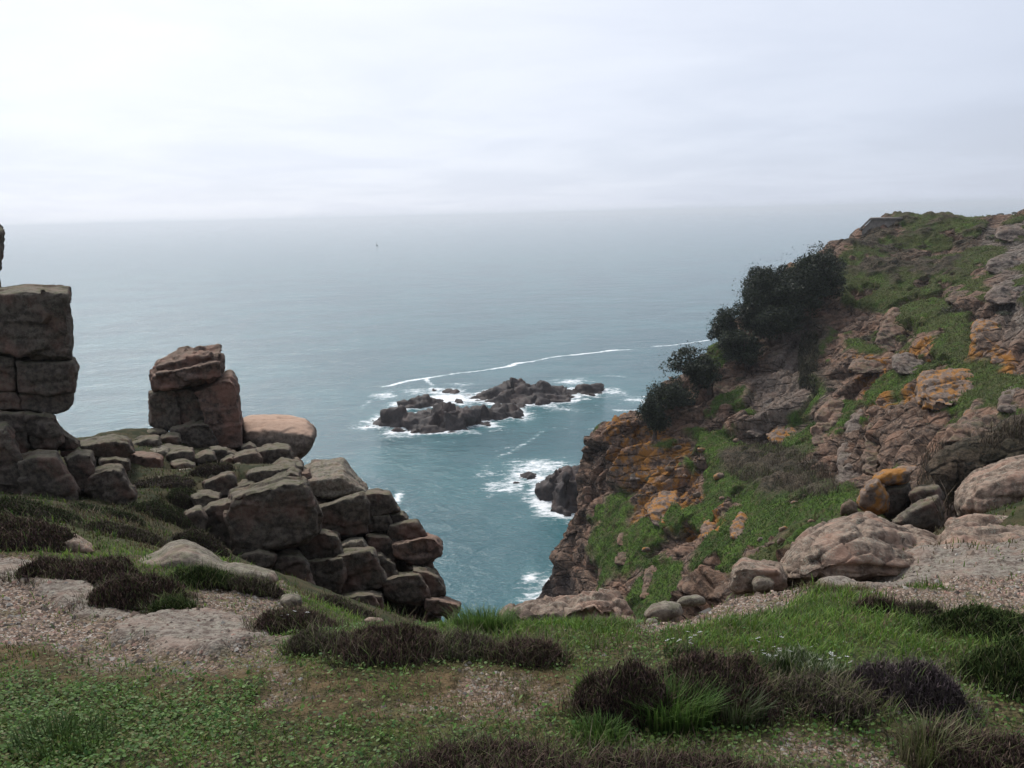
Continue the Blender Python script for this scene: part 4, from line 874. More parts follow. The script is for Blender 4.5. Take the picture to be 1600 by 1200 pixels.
def tube(P, rad, n=7):
    P = np.asarray(P, float); k = len(P); V = []; 
    for i in range(k):
        t = P[min(i+1, k-1)]-P[max(i-1, 0)]; t /= np.linalg.norm(t)+1e-9
        a = np.cross(t, [0, 0, 1.0]) if abs(t[2]) < .9 else np.cross(t, [1.0, 0, 0]); a /= np.linalg.norm(a); b = np.cross(t, a)
        for j in range(n):
            g_ = 2*math.pi*j/n; V.append(P[i]+rad[i]*(a*math.cos(g_)+b*math.sin(g_)))
    Fq = [(i*n+j, i*n+(j+1) % n, (i+1)*n+(j+1) % n, (i+1)*n+j) for i in range(k-1) for j in range(n)]
    return np.array(V), np.array(Fq)
p0, p1 = at(271, 743, 17.6), at(297, 731, 17.9)
Vt, Ft = tube([p0+(p1-p0)*t+np.array([0, 0, .03*math.sin(5*t)]) for t in np.linspace(0, 1, 7)], [.035, .05, .048, .045, .045, .04, .028])
tag(obj_at_base('driftwood_stick', Vt, Ft, [M_WOOD]), 'pale weathered stick lying slanted on the brown grass shelf', 'stick')
p = sea_at(589, 384); e = empty('marker_buoy', p, 'tiny dark marker buoy far out on the open sea', 'buoy')
Vt, Ft = tube([(0,0,-.4),(0,0,0),(0,0,.6),(0,0,.62)], [1.2, 1.5, 1.3, .1], 12); link('float', mesh_np('float', Vt, Ft, [M_PAINT]), e)
Vt, Ft = tube([(0,0,.55),(0,0,2.4),(0,0,4.4)], [.5, .25, .12], 8); link('mast', mesh_np('mast', Vt, Ft, [M_PAINT]), e)
Vt, Ft = tube([(0,0,4.3),(0,0,4.35),(0,0,5.0)], [.05, .45, .05], 8); link('topmark', mesh_np('topmark', Vt, Ft, [M_PAINT]), e)
# ------------------------------------------------------------------ plants
def blades(P, H, Wd, lean, az, col, colt=None, droop=0.0):
    n = len(P); ux = np.stack([np.cos(az), np.sin(az), np.zeros(n)], -1); fx = np.stack([-np.sin(az), np.cos(az), np.zeros(n)], -1)
    up = np.array([0, 0, 1.0]); H = H[:, None]; w = Wd[:, None]/2; l = lean[:, None]
    mid = P + up*H*.6 + fx*l*H*.35; tip = P + up*H*(1-droop) + fx*l*H
    V = np.stack([P-ux*w, P+ux*w, mid-ux*w*.75, mid+ux*w*.75, tip], 1).reshape(-1, 3)
    b = np.arange(n)[:, None]*5
    q = (b+np.array([0, 1, 3, 2])); t = (b+np.array([2, 3, 4]))
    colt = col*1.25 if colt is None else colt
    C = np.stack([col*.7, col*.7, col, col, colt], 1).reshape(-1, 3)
    return V, q, t, C
class Bag:
    def __init__(s): s.V = []; s.Q = []; s.T = []; s.C = []; s.n = 0
    def add(s, V, q, t, C):
        s.V.append(V); s.C.append(C); s.n0 = s.n; s.n += len(V)
        if q is not None and len(q): s.Q.append(np.asarray(q)+s.n0)
        if t is not None and len(t): s.T.append(np.asarray(t)+s.n0)
    def arrays(s):
        f = []
        if s.Q: f.append(np.concatenate(s.Q))
        if s.T: f.append(np.concatenate(s.T))
        return np.concatenate(s.V), f, np.concatenate(s.C)
    def make(s, name, mat, base=None, parent=None, smooth=False):
        V, f, C = s.arrays(); return obj_at_base(name, V, f, [mat], {'col': np.clip(C, 0, 1)}, smooth, parent, base)
rs = np.random.RandomState(11)
def pick(cols, n):
    c = np.array(cols)[rs.randint(len(cols), size=n)]; return c*(.7+.6*rs.rand(n, 1))
def polar(n, r0, r1, a=38):
    t = np.radians(rs.uniform(-a, a, n)); r = np.exp(rs.uniform(math.log(r0), math.log(r1), n)); return r*np.sin(t), r*np.cos(t), r
# turf, long grass
x, y, r = polar(330000, 1.75, 24); Mk = masks(x, y); z = gz(x, y, Mk)
rock_like = np.maximum(Mk['slab'], 0)
dens = Mk['green']*.8 + .10*Mk['gravel']*(1-Mk['slab']) + .5*Mk['lushall'] + .25*Mk['dry']
brown = sstep(-.15, .45, fbm2(x, y, 1.3, 3, 60)+.4*np.maximum(Mk['shelf'], Mk['ledge']))
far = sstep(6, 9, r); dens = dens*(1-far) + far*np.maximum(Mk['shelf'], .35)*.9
crg = polymask(x, y, CRAGP, .4); dens = dens*(1-.85*crg)
clump = sstep(-.30, .22, fbm2(x, y, 7.0, 3, 66)); dens = dens*(.35+.65*clump)
dens = dens*(1-.3*Mk['rust'])
k = rs.rand(len(x)) < dens
x, y, z, r = x[k], y[k], z[k], r[k]; L_ = Mk['lushall'][k]; br = brown[k]; cv = Mk['clover'][k]; dry = np.maximum(Mk['dry'], Mk['rust'])[k]; tone = (.72+.5*sstep(-.4, .4, fbm2(x, y, 4.5, 3, 67))); shf = Mk['shelf'][k]
n = len(x); lng = (rs.rand(n) < .10+.75*L_+.25*shf)
H = np.where(lng, rs.uniform(.02, .06, n)*(1+.1*L_), rs.uniform(.010, .030, n)) * np.clip(r/4.2, .7, 2.0)
H *= np.where(r > 6.5, 1.1, 1)
Wd = rs.uniform(.0022, .0042, n)*np.clip(r/2.6, .75, 5.0)
g = pick([(.075,.14,.024),(.105,.175,.030),(.13,.19,.042),(.062,.112,.030),(.14,.175,.044)], n)*np.array([1.12, 1.2, 1.0])*(1-.10*L_[:, None])
bw = pick([(.15,.115,.06),(.12,.085,.05),(.20,.165,.10),(.105,.10,.04)], n)
mixb = (rs.rand(n) < np.clip(br*.75*(1-L_*.85)*(1-cv*.5)+dry*.6+far[k]*.25, 0, .9))[:, None]
colr = np.where(mixb, bw, g)*tone[:, None]*np.where(far[k] > .5, .62, 1.0)[:, None]  # far shelf blades darkened, the shade there is painted into their colour
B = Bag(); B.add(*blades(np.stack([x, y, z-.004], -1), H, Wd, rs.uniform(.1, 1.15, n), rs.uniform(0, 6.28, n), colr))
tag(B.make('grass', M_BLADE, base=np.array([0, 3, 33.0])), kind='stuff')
# small round leaves close to the ground (clover, plantain)
x, y, r = polar(200000, 1.7, 5.0); Mk = masks(x, y)
k = rs.rand(len(x)) < Mk['green']*(.22+.7*Mk['clover']*sstep(-.2, .25, fbm2(x, y, 2.6, 4, 64)))*(1-.8*Mk['lushall'])*.8*(1-.75*np.maximum(Mk['rust'], Mk['dry1']))
x, y = x[k], y[k]; z = gz(x, y)+rs.uniform(.004, .028, len(x)); n = len(x)
s = rs.uniform(.0035, .0085, n); a = rs.uniform(0, 6.28, n); tl = rs.normal(0, .45, (n, 2))
V4 = []
for j in range(5):
    ang = a+j*2*math.pi/5; ox, oy = np.cos(ang)*s, np.sin(ang)*s*.8
    V4.append(np.stack([x+ox, y+oy, z+ox*tl[:, 0]+oy*tl[:, 1]], -1))
V4 = np.stack(V4, 1).reshape(-1, 3); F5 = np.arange(n)[:, None]*5+np.arange(5)
cl_ = pick([(.07,.13,.028),(.10,.165,.04),(.055,.11,.033),(.15,.195,.085),(.08,.12,.028),(.125,.11,.045)], n)
B = Bag(); B.add(V4, F5, None, np.repeat(cl_*np.array([1.08, 1.2, 1.0]), 5, 0)); tag(B.make('ground_cover', M_BLADE, base=np.array([0, 3, 33.0])), kind='stuff')
# granite grit
x, y, r = polar(110000, 1.9, 9.5); Mk = masks(x, y)
k = rs.rand(len(x)) < Mk['gravel']*(.75-.66*Mk['slab'])+.010; x, y, r = x[k], y[k], r[k]; n = len(x)
z = gz(x, y, masks(x, y)); s = rs.gamma(2.2, .0022, n)*np.clip(r/3.4, .8, 2.0)+.002
O = np.array([(1,0,0),(0,1,0),(-1,0,0),(0,-1,0),(0,0,1)], float)
a = rs.uniform(0, 6.28, n); ca, sa = np.cos(a), np.sin(a)
st = np.stack([rs.uniform(.7, 1.5, n), rs.uniform(.6, 1.1, n), rs.uniform(.5, .9, n)], -1)*s[:, None]
Vp = O[None]*st[:, None]*(1+.3*rs.randn(n, 5, 1)*.5)
Vp = np.stack([Vp[..., 0]*ca[:, None]-Vp[..., 1]*sa[:, None], Vp[..., 0]*sa[:, None]+Vp[..., 1]*ca[:, None], Vp[..., 2]], -1)+np.stack([x, y, z], -1)[:, None]
tri = np.array([(0,1,4),(1,2,4),(2,3,4),(3,0,4)]); Ft = (np.arange(n)[:, None, None]*5+tri).reshape(-1, 3)
cp_ = pick([(.29,.215,.165),(.24,.185,.145),(.19,.148,.118),(.36,.285,.225),(.15,.112,.086),(.27,.25,.22),(.26,.165,.13),(.12,.10,.085)], n)
B = Bag(); B.add(Vp.reshape(-1, 3), None, Ft, np.repeat(cp_, 5, 0)); tag(B.make('gravel', M_PEB, base=np.array([0, 3, 33.0])), kind='stuff')
print('turf', time.time()-T0)

def dome_bush(name, label, cat, group, px, py, wpx, hpx, cols, n=5200, twig=(.010, .028), wd=(.0025, .0055), core=(.022, .016, .013), depth=.62, hf=None, mat=None, lean=.8, up=.55, far=False, rough=.35, d=None):
    """low bushy plant: a lumpy, very dark core mound, bristling with sprigs"""
    if d is None:
        h = (hf or G0).hit(px, py, lo=1.2 if hf is None else 9, hi=30 if hf is None else 140)[0]
    else: h = at(px, py, d)
    dist = math.hypot(h[0], h[1]); sc = math.sqrt(dist**2+(EYE-h[2])**2)/F
    a = wpx*sc/2; b = min(a*depth, hpx*sc*1.15); hh = hpx*sc*.62
    dirv = h[:2]/dist; ctr = h.copy(); ctr[:2] += dirv*b*.75
    zf = (gz if hf is None else (lambda X, Y: hf(X, Y)))
    B = Bag(); sd = rs.randint(1000)
    nu, nv = 40, 14
    U, Vv = np.meshgrid(np.linspace(0, 2*math.pi, nu, endpoint=False), np.linspace(0.02, 1, nv)); U = U.ravel(); Vv = Vv.ravel()
    right = np.array([dirv[1], -dirv[0]])
    def surf(u, rho):
        lx = a*rho*np.cos(u); ly = b*rho*np.sin(u)
        X = ctr[0]+right[0]*lx+dirv[0]*ly; Y = ctr[1]+right[1]*lx+dirv[1]*ly
        lump = 1+rough*fbm2(X, Y, 1.6/a, 3, sd)*1.6
        ed = 1+.25*fbm2(np.cos(u)*2, np.sin(u)*2, 1.0, 2, sd+3)
        X = ctr[0]+(X-ctr[0])*ed; Y = ctr[1]+(Y-ctr[1])*ed
        return X, Y, hh*np.sqrt(np.clip(1-rho**2.4, 0, 1))*lump
    X, Y, Z = surf(U, Vv); gzv_ = zf(X, Y)
    Vc = np.stack([X, Y, gzv_-.02*hh+Z*.80], -1)
    ii = np.arange(nu*nv).reshape(nv, nu); Qc = np.stack([ii[:-1].ravel(), np.roll(ii, -1, 1)[:-1].ravel(), np.roll(ii, -1, 1)[1:].ravel(), ii[1:].ravel()], -1)
    top = ii[0][None, :]
    cc = np.array(core)*(.8+.5*rs.rand(len(Vc), 1)); B.add(Vc, Qc, None, cc)
    rho = np.sqrt(rs.rand(n)); u = rs.uniform(0, 2*math.pi, n)
    X, Y, Z = surf(u, rho); g0 = zf(X, Y)
    P = np.stack([X, Y, g0+Z*rs.uniform(.62, 1.0, n)], -1)
    k = sc*F/3.2
    L_ = rs.uniform(*twig, n)*(1.0 if not far else 1.0)
    az = rs.uniform(0, 6.28, n)
    c = pick(cols, n)
    V, q, t, C = blades(P, L_, rs.uniform(*wd, n)*max(1.0, k*.9), rs.uniform(.1, lean, n), az, c)
    B.add(V, q, t, C)
    if mat is None:
        V, q, t, C = blades(P+rs.normal(0, .008, P.shape), rs.uniform(*twig, n)*.9, rs.uniform(*wd, n)*max(1.0, k*.9), rs.uniform(.1, lean+.4, n), rs.uniform(0, 6.28, n), pick(cols, n)); B.add(V, q, t, C)
        m2 = n//4; rho = np.sqrt(rs.uniform(.0, 1.9, m2)); u = rs.uniform(0, 2*math.pi, m2); X, Y, Z = surf(u, np.minimum(rho, 1.0)); 
        ex = np.maximum(rho-1, 0); X = X+right[0]*a*ex*np.cos(u)+dirv[0]*b*ex*np.sin(u); Y = Y+right[1]*a*ex*np.cos(u)+dirv[1]*b*ex*np.sin(u)
        P = np.stack([X, Y, zf(X, Y)+Z*rs.uniform(.5, 1.0, m2)], -1)
        c2 = pick(list(cols)+[(.17,.14,.10),(.12,.13,.05),(.10,.14,.045)], m2)
        V, q, t, C = blades(P, rs.uniform(.025, .09, m2), rs.uniform(.0015, .003, m2)*max(1.0, k*.9), rs.uniform(.2, 1.2, m2), rs.uniform(0, 6.28, m2), c2); B.add(V, q, t, C)
    o = B.make(name, mat or M_TWIG, base=np.array([ctr[0], ctr[1], float(zf(ctr[0:1], ctr[1:2])[0])]))
    tag(o, label, cat, group); return o
BR = [(.068,.042,.034),(.095,.062,.047),(.046,.030,.028),(.13,.092,.068),(.075,.045,.044),(.065,.058,.031),(.065,.075,.030)]
BG = [(.07,.055,.038),(.09,.08,.05),(.06,.07,.03),(.12,.10,.07),(.075,.05,.05)]
PU = [(.08,.06,.062),(.105,.08,.08),(.055,.04,.044),(.125,.10,.09),(.055,.048,.04)]
GN = [(.030,.052,.014),(.045,.070,.02),(.06,.085,.025),(.025,.04,.014),(.07,.075,.03)]
HG = 'low heather bushes on the clifftop'
for px, py, w, h, cols, lb, n in (
    (775,1250,270,58,BR,'wide dark brown heather at the bottom middle, cut by the picture edge',7000),
    (1110,1250,400,40,BR,'long low purplish brown heather along the bottom edge right of centre',7000),
    (975,1130,130,100,BR,'dark leading mound of the big brown heather beside the gravelly patch',5200),
    (1110,1120,190,98,BR,'broad back of the big brown heather behind the bright grass tussock',7000),
    (1280,1120,140,42,BG,'brownish green low heather between the big brown and the purple heather',4800),
    (1418,1112,140,78,PU,'greyish purple heather mound standing in lush grass',6000),
    (1545,1232,185,76,BR,'dark heather mound in the bottom corner with straw sticking out',7000),
    (1585,1090,120,90,GN,'dark green bush cut by the picture edge behind the corner heather',4500),
    (1540,1002,130,46,GN,'dark green bushy clump below the gravel on the right',4200),
    (1440,972,46,28,BG,'small grey brown tuft on the edge of the right gravel',1500),
    (1375,958,58,26,BR,'small dark brown heather just below the whale backed boulder',1500),
    (130,918,140,54,BR,'dark brown heather growing between the pale slab and gravel',5200),
    (215,950,130,62,BR,'downhill half of the brown heather, spilling beside the crumbling rock',4800),
    (28,858,140,56,BR,'dark heather at the left picture edge above the gravel',4800),
    (272,962,60,30,GN,'small green cushion at the downhill end of the brown heather',1600),
    (325,918,100,34,GN,'low green cushion of heath in front of the domed slab',3000),
    (465,990,105,48,BR,'brown heather with a few white flowers left of the grassy edge',4500),
    (400,925,70,30,BG,'drab cushion plant beside the small gravel patch',1600),
    (610,1032,170,50,BR,'long shaggy brown heather on the cliff edge, left of centre',6500),
    (500,1022,90,38,BG,'pale brown heath low in front of the shaggy heather',2200),
    (828,1038,100,46,BR,'dark heather clump on the cliff edge below the layered slab',4200),
    (720,1026,100,34,BG,'mixed green and brown heath between the two cliff edge heathers',2600)):
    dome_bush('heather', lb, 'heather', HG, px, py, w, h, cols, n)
DK = [(.038,.052,.020),(.052,.065,.026),(.065,.055,.034),(.08,.07,.045),(.045,.065,.024)]
for px, py, w, h, cols, lb, n in (
    (60,815,120,32,DK,'dark low scrub under the leaning slab, left of the grassy shelf',2600),
    (170,812,95,28,DK,'dark scrub on the shelf below the broad grey block',2400),
    (255,815,85,32,DK,'dark scrub in the middle of the grassy shelf below the stick',2400),
    (215,850,110,28,BG,'greyish dry heath behind the domed slab',2400),
    (318,862,70,44,BG,'grey dry brush against the lower left end of the crag',1800),
    (300,800,70,34,DK,'dark green scrub beside the dark upright stone',1600),
    (330,742,60,22,BG,'brown heath between the ledges above the crag',1200),
    (255,762,90,24,BG,'brown heath around the low ledges of the shelf',1400),
    (640,955,110,40,GN,'green bushy growth at the foot of the crag near the cliff edge',2200),
    (560,965,110,34,BG,'brown heath at the foot of the crag behind the shaggy heather',1800)):
    dome_bush('heath_bush', lb, 'shrub', 'dark scrub on the shelf by the crag', px, py, w, h, cols, n)
dome_bush('leafy_plant', 'bright green leafy plant hugging the left end of the big brown heather', 'plant', None, 922, 1108, 46, 60, [(.10,.17,.03),(.13,.20,.04),(.08,.14,.03)], 500, (.015, .03), (.010, .016), (.05,.08,.02), mat=M_BLADE, lean=1.6)
dome_bush('leafy_plant', 'white speckled green plant right of the big brown heather', 'plant', None, 1255, 1070, 90, 36, [(.07,.11,.03),(.09,.13,.04),(.30,.32,.22),(.06,.09,.03)], 2200, (.02, .05), (.004, .007), (.04,.06,.02), mat=M_BLADE)
def tussock(label, px, py, w, h, n, cols):
    p = G0.hit(px, py)[0]; sc = np.linalg.norm(p-np.array([0, 0, EYE]))/F; a = w*sc/2
    u = rs.uniform(0, 6.28, n); q = np.sqrt(rs.rand(n))*a*.75
    P = np.stack([p[0]+q*np.cos(u), p[1]+a*.5+q*np.sin(u)*.7, np.zeros(n)], -1); P[:, 2] = gz(P[:, 0], P[:, 1])
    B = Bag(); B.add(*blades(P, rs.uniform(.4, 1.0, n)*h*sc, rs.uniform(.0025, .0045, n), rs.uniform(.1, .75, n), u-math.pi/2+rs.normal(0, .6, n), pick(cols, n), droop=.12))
    tag(B.make('grass_tussock', M_BLADE, base=p), label, 'grass tussock', 'tussocks of long grass')
LG_ = [(.06,.125,.024),(.085,.16,.034),(.055,.10,.024),(.11,.165,.042)]
tussock('bright green tussock in front of the big brown heather', 1060, 1150, 150, 70, 1300, LG_)
tussock('darker arching tussock right of the bright green tussock', 1160, 1140, 90, 62, 420, [(.05,.08,.025),(.08,.10,.05),(.10,.11,.06)])
tussock('pale straw tussock growing out of the corner heather', 1462, 1210, 90, 80, 260, [(.12,.13,.06),(.08,.10,.03),(.18,.16,.09)])
tussock('small yellow green tussock below the leading heather mound', 940, 1170, 110, 40, 420, LG_)
tussock('feathery tussock on the skyline of the grassy cliff edge', 755, 985, 120, 42, 900, LG_)
tussock('green tussock in the near left corner', 70, 1190, 170, 40, 420, [(.04,.075,.02),(.06,.10,.025)])
def flower_clump(label, px, py, w, h, nf):
    p = G0.hit(px, py)[0]; sc = np.linalg.norm(p-np.array([0, 0, EYE]))/F
    e = empty('flowering_plant', p, label, 'flower', 'clumps of white sea campion')
    P = p+np.stack([rs.uniform(-.5, .5, nf)*w*sc, rs.uniform(-.1, .25, nf)*w*sc, np.zeros(nf)], -1); P[:, 2] = gz(P[:, 0], P[:, 1])
    H = rs.uniform(.55, 1.1, nf)*h*sc; ln = rs.uniform(0, .25, nf); az = rs.uniform(0, 6.28, nf)
    B = Bag(); B.add(*blades(P, H, np.full(nf, .0025), ln, az, pick([(.06,.09,.03)], nf)))
    m_ = nf*14; P2 = P[rs.randint(nf, size=m_)]+rs.normal(0, .02, (m_, 3))*[1, 1, .2]; B.add(*blades(P2, rs.uniform(.02, .07, m_), np.full(m_, .006), rs.uniform(.2, 1, m_), rs.uniform(0, 6.28, m_), pick(GN, m_)))
    B.make('stems', M_BLADE, parent=e, base=p)
    tips = P+np.stack([-np.sin(az)*ln*H, np.cos(az)*ln*H, H], -1); B = Bag()
    for t in tips:
        B = Bag()
        s = rs.uniform(.007, .011); t0 = rs.uniform(0, 6.28); tilt = np.array([rs.normal(0, .3), -.7+rs.normal(0, .25)])
        for j in range(5):
            a0 = t0+j*1.2566; pts = []
            for da, rr_ in ((0, .1), (-.42, .75), (-.25, 1.0), (0, .88), (.25, 1.0), (.42, .75)):
                X, Y = s*rr_*math.cos(a0+da), s*rr_*math.sin(a0+da); pts.append(t+np.array([X, Y, X*tilt[0]+Y*tilt[1]+s*.25*rr_]))
            B.add(np.array(pts), np.array([[0, 1, 2, 3]]), None, np.full((6, 3), .78)); B.Q.append(np.array([[0, 3, 4, 5]])+B.n0)
        B.make('flower_head', M_BLADE, parent=e, base=t)
flower_clump('sea campion with large white flowers above the big brown heather', 1066, 1030, 46, 34, 11)
flower_clump('sea campion with small white flowers right of the big brown heather', 1192, 1060, 40, 50, 9)
flower_clump('sea campion in the brown heather left of the cliff edge', 462, 990, 46, 36, 8)
flower_clump('low sea campion dotting the grass right of the leading heathers', 1260, 1058, 110, 30, 16)
# a few bare arching straws
B = Bag()
P = []
for px, py, l, az in ((1330,1120,.16,1.2),(1370,1128,.13,1.4),(1445,1165,.12,.3),(1510,1180,.10,-.6),(1250,1135,.1,2.0),(495,1022,.10,.4),(560,1035,.09,-.3),(668,1030,.1,.8),(1035,1085,.08,1.0),(1185,1105,.1,-1.2)):
    p = G0.hit(px, py)[0]; p[2] = gz(p[0:1], p[1:2])[0]; P.append((p, l, az))
for p, l, az in P:
    V_, q_, t_, c_ = blades(np.array([p]), np.array([l]), np.array([.0035]), np.array([1.1]), np.array([az]), np.array([(.30,.26,.16)])); B.add(V_, q_, t_, c_)
tag(B.make('dead_stalks', M_BLADE), 'few pale dead grass stalks arching among the heather', 'stalk', kind='stuff')
print('near plants', time.time()-T0)

# ------------------------------------------------------------------ headland shrubs and trees
def leaf_quads(P, s, cols, flat=.6):
    n = len(P); d = rs.randn(n, 3); d /= np.linalg.norm(d, axis=1)[:, None]; e = np.cross(d, rs.randn(n, 3)); e /= np.linalg.norm(e, axis=1)[:, None]; f = np.cross(d, e)
    s = s[:, None]; V = np.stack([P-e*s, P-f*s*flat*.6+e*s*.1, P+e*s, P+f*s*flat*.6+e*s*.1], 1).reshape(-1, 3)
    return V, np.arange(n)[:, None]*4+np.arange(4), None, np.repeat(cols, 4, 0)
TG = [(.015,.022,.013),(.022,.032,.016),(.032,.044,.020),(.018,.024,.018),(.05,.058,.028)]
def evergreen(label, px, py, rx, ry, bx, by, dens=1.0, holes=0.0):
    rx *= 1.28; ry *= 1.25; cy0 = py; py = py-4; b = H0.hit(bx, by, lo=11, hi=140)[0]; d = b[1]; c = at(px, py, d-.2); k = d/F; ax, az_ = rx*k, ry*k
    e = empty('evergreen_tree', b-[0, 0, .3], label, 'tree', 'dark evergreen trees on the headland edge')
    B = Bag(); nb = 34
    for i in range(nb):
        v = rs.randn(3); v /= np.linalg.norm(v); cc = c+v*np.array([ax, ax*.8, az_])*(.45+.42*rs.rand()); rb = np.array([ax, ax, az_])*rs.uniform(.14, .36)
        n = int(430*dens*max(.5, ax*az_/9)); w = rs.randn(n, 3); w /= np.linalg.norm(w, axis=1)[:, None]
        P = cc+w*rb*(1.18-.55*rs.rand(n, 1)); 
        if holes: P = P[fbm(P, .9/k*.02, 2, 777) > -holes*.1]; n = len(P)
        B.add(*leaf_quads(P, rs.uniform(.07, .16, n), pick(TG, n)))
    n = int(1500*dens*max(.4, ax*az_/9)); w = rs.randn(n, 3); w /= np.linalg.norm(w, axis=1)[:, None]
    B.add(*leaf_quads(c+w*np.array([ax, ax*.8, az_])*.72*rs.rand(n, 1)**.4, rs.uniform(.12, .24, n), pick(TG[:3], n)))
    # loose sprays at the outline
    n = int(260*dens); w = rs.randn(n, 3); w /= np.linalg.norm(w, axis=1)[:, None]
    B.add(*leaf_quads(c+w*np.array([ax, ax*.8, az_])*rs.uniform(.98, 1.12, (n, 1)), rs.uniform(.06, .13, n), pick(TG, n)))
    B.make('crown', M_LEAF, base=c, parent=e)
    Vt = []; Ft = []; n0 = 0
    root = b-np.array([0, 0, .4])
    fork = root+(c-root)*.45
    for P, R_ in ([[root, root+(fork-root)*.5+[.1, 0, .1], fork], [.24, .19, .15]],):
        v, f = tube(P, R_); Vt.append(v); Ft.append(f+n0); n0 += len(v)
    for i in range(7):
        t = c+np.clip(rs.randn(3), -1.2, 1.2)*np.array([ax, ax*.7, az_])*.4; t[2] = max(t[2], fork[2]-.3)
        v, f = tube([fork, (fork+t)/2+[0, 0, .2], t], [.11, .07, .03], 5); Vt.append(v); Ft.append(f+n0); n0 += len(v)
    obj_at_base('trunk', np.concatenate(Vt), np.concatenate(Ft), [M_BARK], parent=e, base=b-[0, 0, .3])
for a in (
    ('topmost dark tree, its rounded crown nearest the summit', 1272, 432, 45, 35, 1285, 470),
    ('dark tree filling in under the topmost crown', 1238, 470, 42, 30, 1248, 505),
    ('large dark tree just downhill of the topmost one', 1200, 455, 40, 34, 1210, 496),
    ('dark tree on the outer edge below the large tree', 1178, 492, 24, 30, 1190, 522),
    ('low dark tree leaning on the slope under the large tree', 1212, 505, 34, 22, 1225, 530),
    ('smaller tree with a pointed top, halfway down the row', 1132, 515, 22, 26, 1142, 545),
    ('bushy tree tucked beside the pointed one', 1155, 545, 30, 22, 1168, 566)): evergreen(*a)
evergreen('wind swept lone tree with gaps in its crown', 1074, 570, 34, 24, 1092, 602, .55, 1.0)
evergreen('dense tree right behind the wind swept lone tree', 1098, 585, 26, 20, 1108, 610, .8)
evergreen('lowest dark tree in the row on the seaward ridge', 1046, 622, 34, 24, 1052, 648, .9)
evergreen('narrow dark bush running down below the lowest tree', 1022, 652, 20, 26, 1022, 680, .8)
def twig_thicket(label, pts, n, ln, cols, hgt, w=.03):
    c = np.array(pts, float); P = []
    lo, hi = c.min(0), c.max(0); s = rs.uniform(lo, hi, (n*3, 2)); inside = polymask(s[:, 0], s[:, 1], c, 3.0) > .5; s = s[inside][:n]
    P = H0.hit(s[:, 0], s[:, 1], lo=9, hi=140); n = len(P)
    P = P+np.stack([np.zeros(n), np.zeros(n), rs.uniform(-.1, hgt, n)], -1)
    B = Bag(); B.add(*blades(P, rs.uniform(ln*.5, ln, n), np.full(n, w)*rs.uniform(.6, 1.2, n), rs.uniform(.2, 1.3, n), rs.uniform(0, 6.28, n), pick(cols, n)))
    tag(B.make('thicket', M_TWIG), label, 'thicket')
BM = [(.085,.065,.045),(.11,.085,.062),(.065,.05,.038),(.06,.06,.03),(.13,.105,.08)]
twig_thicket('leafless brown bramble thicket behind the big pale boulder', [(1425,800),(1440,715),(1480,695),(1560,675),(1640,670),(1760,700),(1760,760),(1560,740),(1500,770),(1480,830),(1450,830)], 9000, .55, BM, .5, .022)
twig_thicket('flat brown bramble patch on the green slope', [(1128,710),(1160,698),(1215,696),(1260,715),(1300,745),(1315,772),(1270,780),(1220,772),(1160,758),(1135,740)], 7000, .5, BM, .35, .03)
twig_thicket('dark twigs added as shade of the cleft beside the slabby buttress', [(1252,525),(1276,520),(1280,560),(1272,615),(1250,610),(1246,560)], 2600, .4, [(.03,.034,.02),(.045,.045,.028),(.06,.05,.035)], .3, .06)  # dark-coloured twigs stand in for the shade of a cleft
def shrub_mesh(cols, n, seed):
    B = Bag()
    for i in range(9):
        v = rs.randn(3); v /= np.linalg.norm(v); v[2] = abs(v[2]); cc = v*np.array([.6, .6, .35]); m_ = n//9
        w = rs.randn(m_, 3); w /= np.linalg.norm(w, axis=1)[:, None]; B.add(*leaf_quads(cc+w*.42*(1-.4*rs.rand(m_, 1)**2)*[1, 1, .75], rs.uniform(.05, .12, m_), pick(cols, m_)))
    V_, f_, C_ = B.arrays(); return mesh_np('shrub', V_, f_, [M_LEAF], {'col': C_}, False)
SM = {'dark': [shrub_mesh([(.028,.036,.018),(.04,.045,.022),(.055,.055,.03)], 900, i) for i in range(2)], 'brown': [shrub_mesh([(.06,.048,.034),(.08,.065,.045),(.05,.05,.028)], 900, i) for i in range(2)]}
SG = 'low scrub clumps on the headland'
def shrub(kind, px, py, s, label, sq=.6):
    p = H0.hit(px, py, lo=9, hi=140)[0]; k = s*p[1]/F
    o = link('shrub', SM[kind][rs.randint(2)]); o.location = tuple(p-[0, 0, .1*k+.45]); o.scale = (k, k, k*sq); o.rotation_euler = (0, 0, rs.uniform(0, 6.28)); tag(o, label, 'shrub', SG)
LB = 'dark scrub clump on the headland top between the trees and the bunker'
for px, py, s in ((1297,382,9),(1310,388,14),(1322,378,10),(1340,372,12),(1335,395,16),(1355,385,14),(1325,410,14),(1318,430,12)): shrub('dark', px, py, s, LB)
LB = 'drab brown scrub clump on the slope just below the bunker'
for px, py, s in ((1375,372,14),(1395,366,16),(1412,375,20),(1432,362,16),(1445,380,18),(1400,392,18),(1425,400,16),(1370,398,14)): shrub('brown', px, py, s, LB)
LB = 'dark scrub tuft along the skyline right of the bunker'
for px, py, s in ((1440,348,9),(1470,344,8),(1485,343,13),(1510,340,7),(1528,336,8),(1545,335,7),(1565,330,8),(1590,328,10)): shrub('dark', px, py, s, LB, .5)
LB = 'brown scrub clump among upper grass near the picture edge'
for px, py, s in ((1490,372,15),(1520,385,14),(1555,365,14),(1575,400,13),(1585,450,14),(1570,480,12)): shrub('dark', px, py, s, LB)
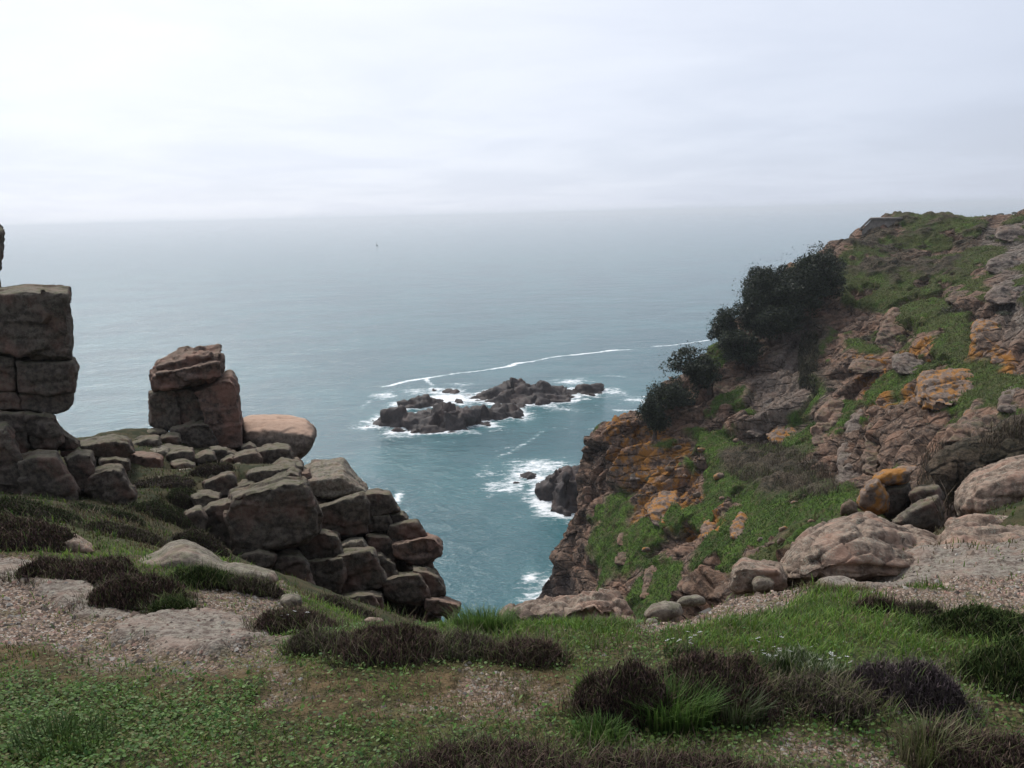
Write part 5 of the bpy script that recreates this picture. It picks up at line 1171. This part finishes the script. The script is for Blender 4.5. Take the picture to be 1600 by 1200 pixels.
for px, py, s, kd, lb in ((1490,478,26,'brown','wide rusty brown shrub alone on the upper green slope'),(1500,500,20,'dark','dark shrub beneath the wide rusty one'),(1440,520,13,'dark','small dark shrub left of the upper grass strip'),(1360,520,16,'brown','brown shrub below the scree, right of the trees'),(1330,540,12,'brown','little brown shrub above the small flat grass ledge'),
    (1020,740,14,'dark','dark shrub beside the grey spotted rib'),(1005,765,12,'dark','dark shrub just below the grey spotted rib'),(1180,560,16,'dark','dark shrub above the brown buttress'),(1160,585,12,'brown','brown shrub on the brown buttress'),(955,790,12,'dark','dark shrub at the outer end of the lower grass'),
    (1300,600,14,'dark','dark shrub over the reddish bluff'),(1500,600,16,'brown','brown shrub hanging under the overhanging outcrop'),(1530,650,20,'dark','dark shrub between overhanging outcrop and tan slab'),(1460,655,18,'dark','dark shrub over the shadowy cleft'),(1400,690,15,'brown','brown shrub inside the shadowy cleft'),
    (1070,905,14,'dark','dark shrub beside the heap of reddish rock'),(950,905,12,'dark','dark green shrub near the rounded tan boulder'),(1240,760,14,'brown','brown shrub at the corner of the bramble patch'),(1165,735,14,'brown','brown shrub inside the bramble patch')):
    shrub(kd, px, py, s, lb)
w_ = HGR**2*np.clip((HV[:, 1]-20)/30, .1, 1); k = rs.choice(len(HV), 80000, p=w_/w_.sum()); P = HV[k]+rs.normal(0, .06, (80000, 3))*[1, 1, .15]
n = len(P); tn = (.7+.6*sstep(-.4, .4, fbm(P, .5, 3, 69)))[:, None]; ol = sstep(20, 26, P[:, 2])[:, None]*.7
cg = pick([(.05,.095,.016),(.075,.135,.022),(.095,.155,.03),(.04,.07,.015),(.10,.11,.035)], n)*tn; co = pick([(.10,.095,.04),(.08,.085,.03),(.12,.105,.06)], n)
B = Bag(); B.add(*blades(P-[0, 0, .03], rs.uniform(.06, .20, n), rs.uniform(.035, .075, n), rs.uniform(.2, 1.2, n), rs.uniform(0, 6.28, n), cg*(1-ol)+co*ol))
tag(B.make('hillside_grass', M_BLADE, base=np.array([30, 60, 15.0])), kind='stuff')
print('far plants', time.time()-T0)
# ------------------------------------------------------------------ sea haze
hv = np.array([(x, y, z) for x in (-34000, 34000) for y in (-34000, 34000) for z in (-5.5, 47.0)], float)
hq = np.array([(0,1,3,2),(4,6,7,5),(0,4,5,1),(2,3,7,6),(0,2,6,4),(1,5,7,3)])
m, nd = new_mat('sea_haze')
vp = nd('ShaderNodeVolumePrincipled', i_Density=HAZE)
vp.inputs['Color'].default_value = (.88, .94, 1.0, 1); vp.inputs['Anisotropy'].default_value = .35
nd('ShaderNodeOutputMaterial', i_Volume=vp.outputs[0])
tag(link('haze', mesh_np('haze', hv, hq, [m], None, False)), kind='stuff')
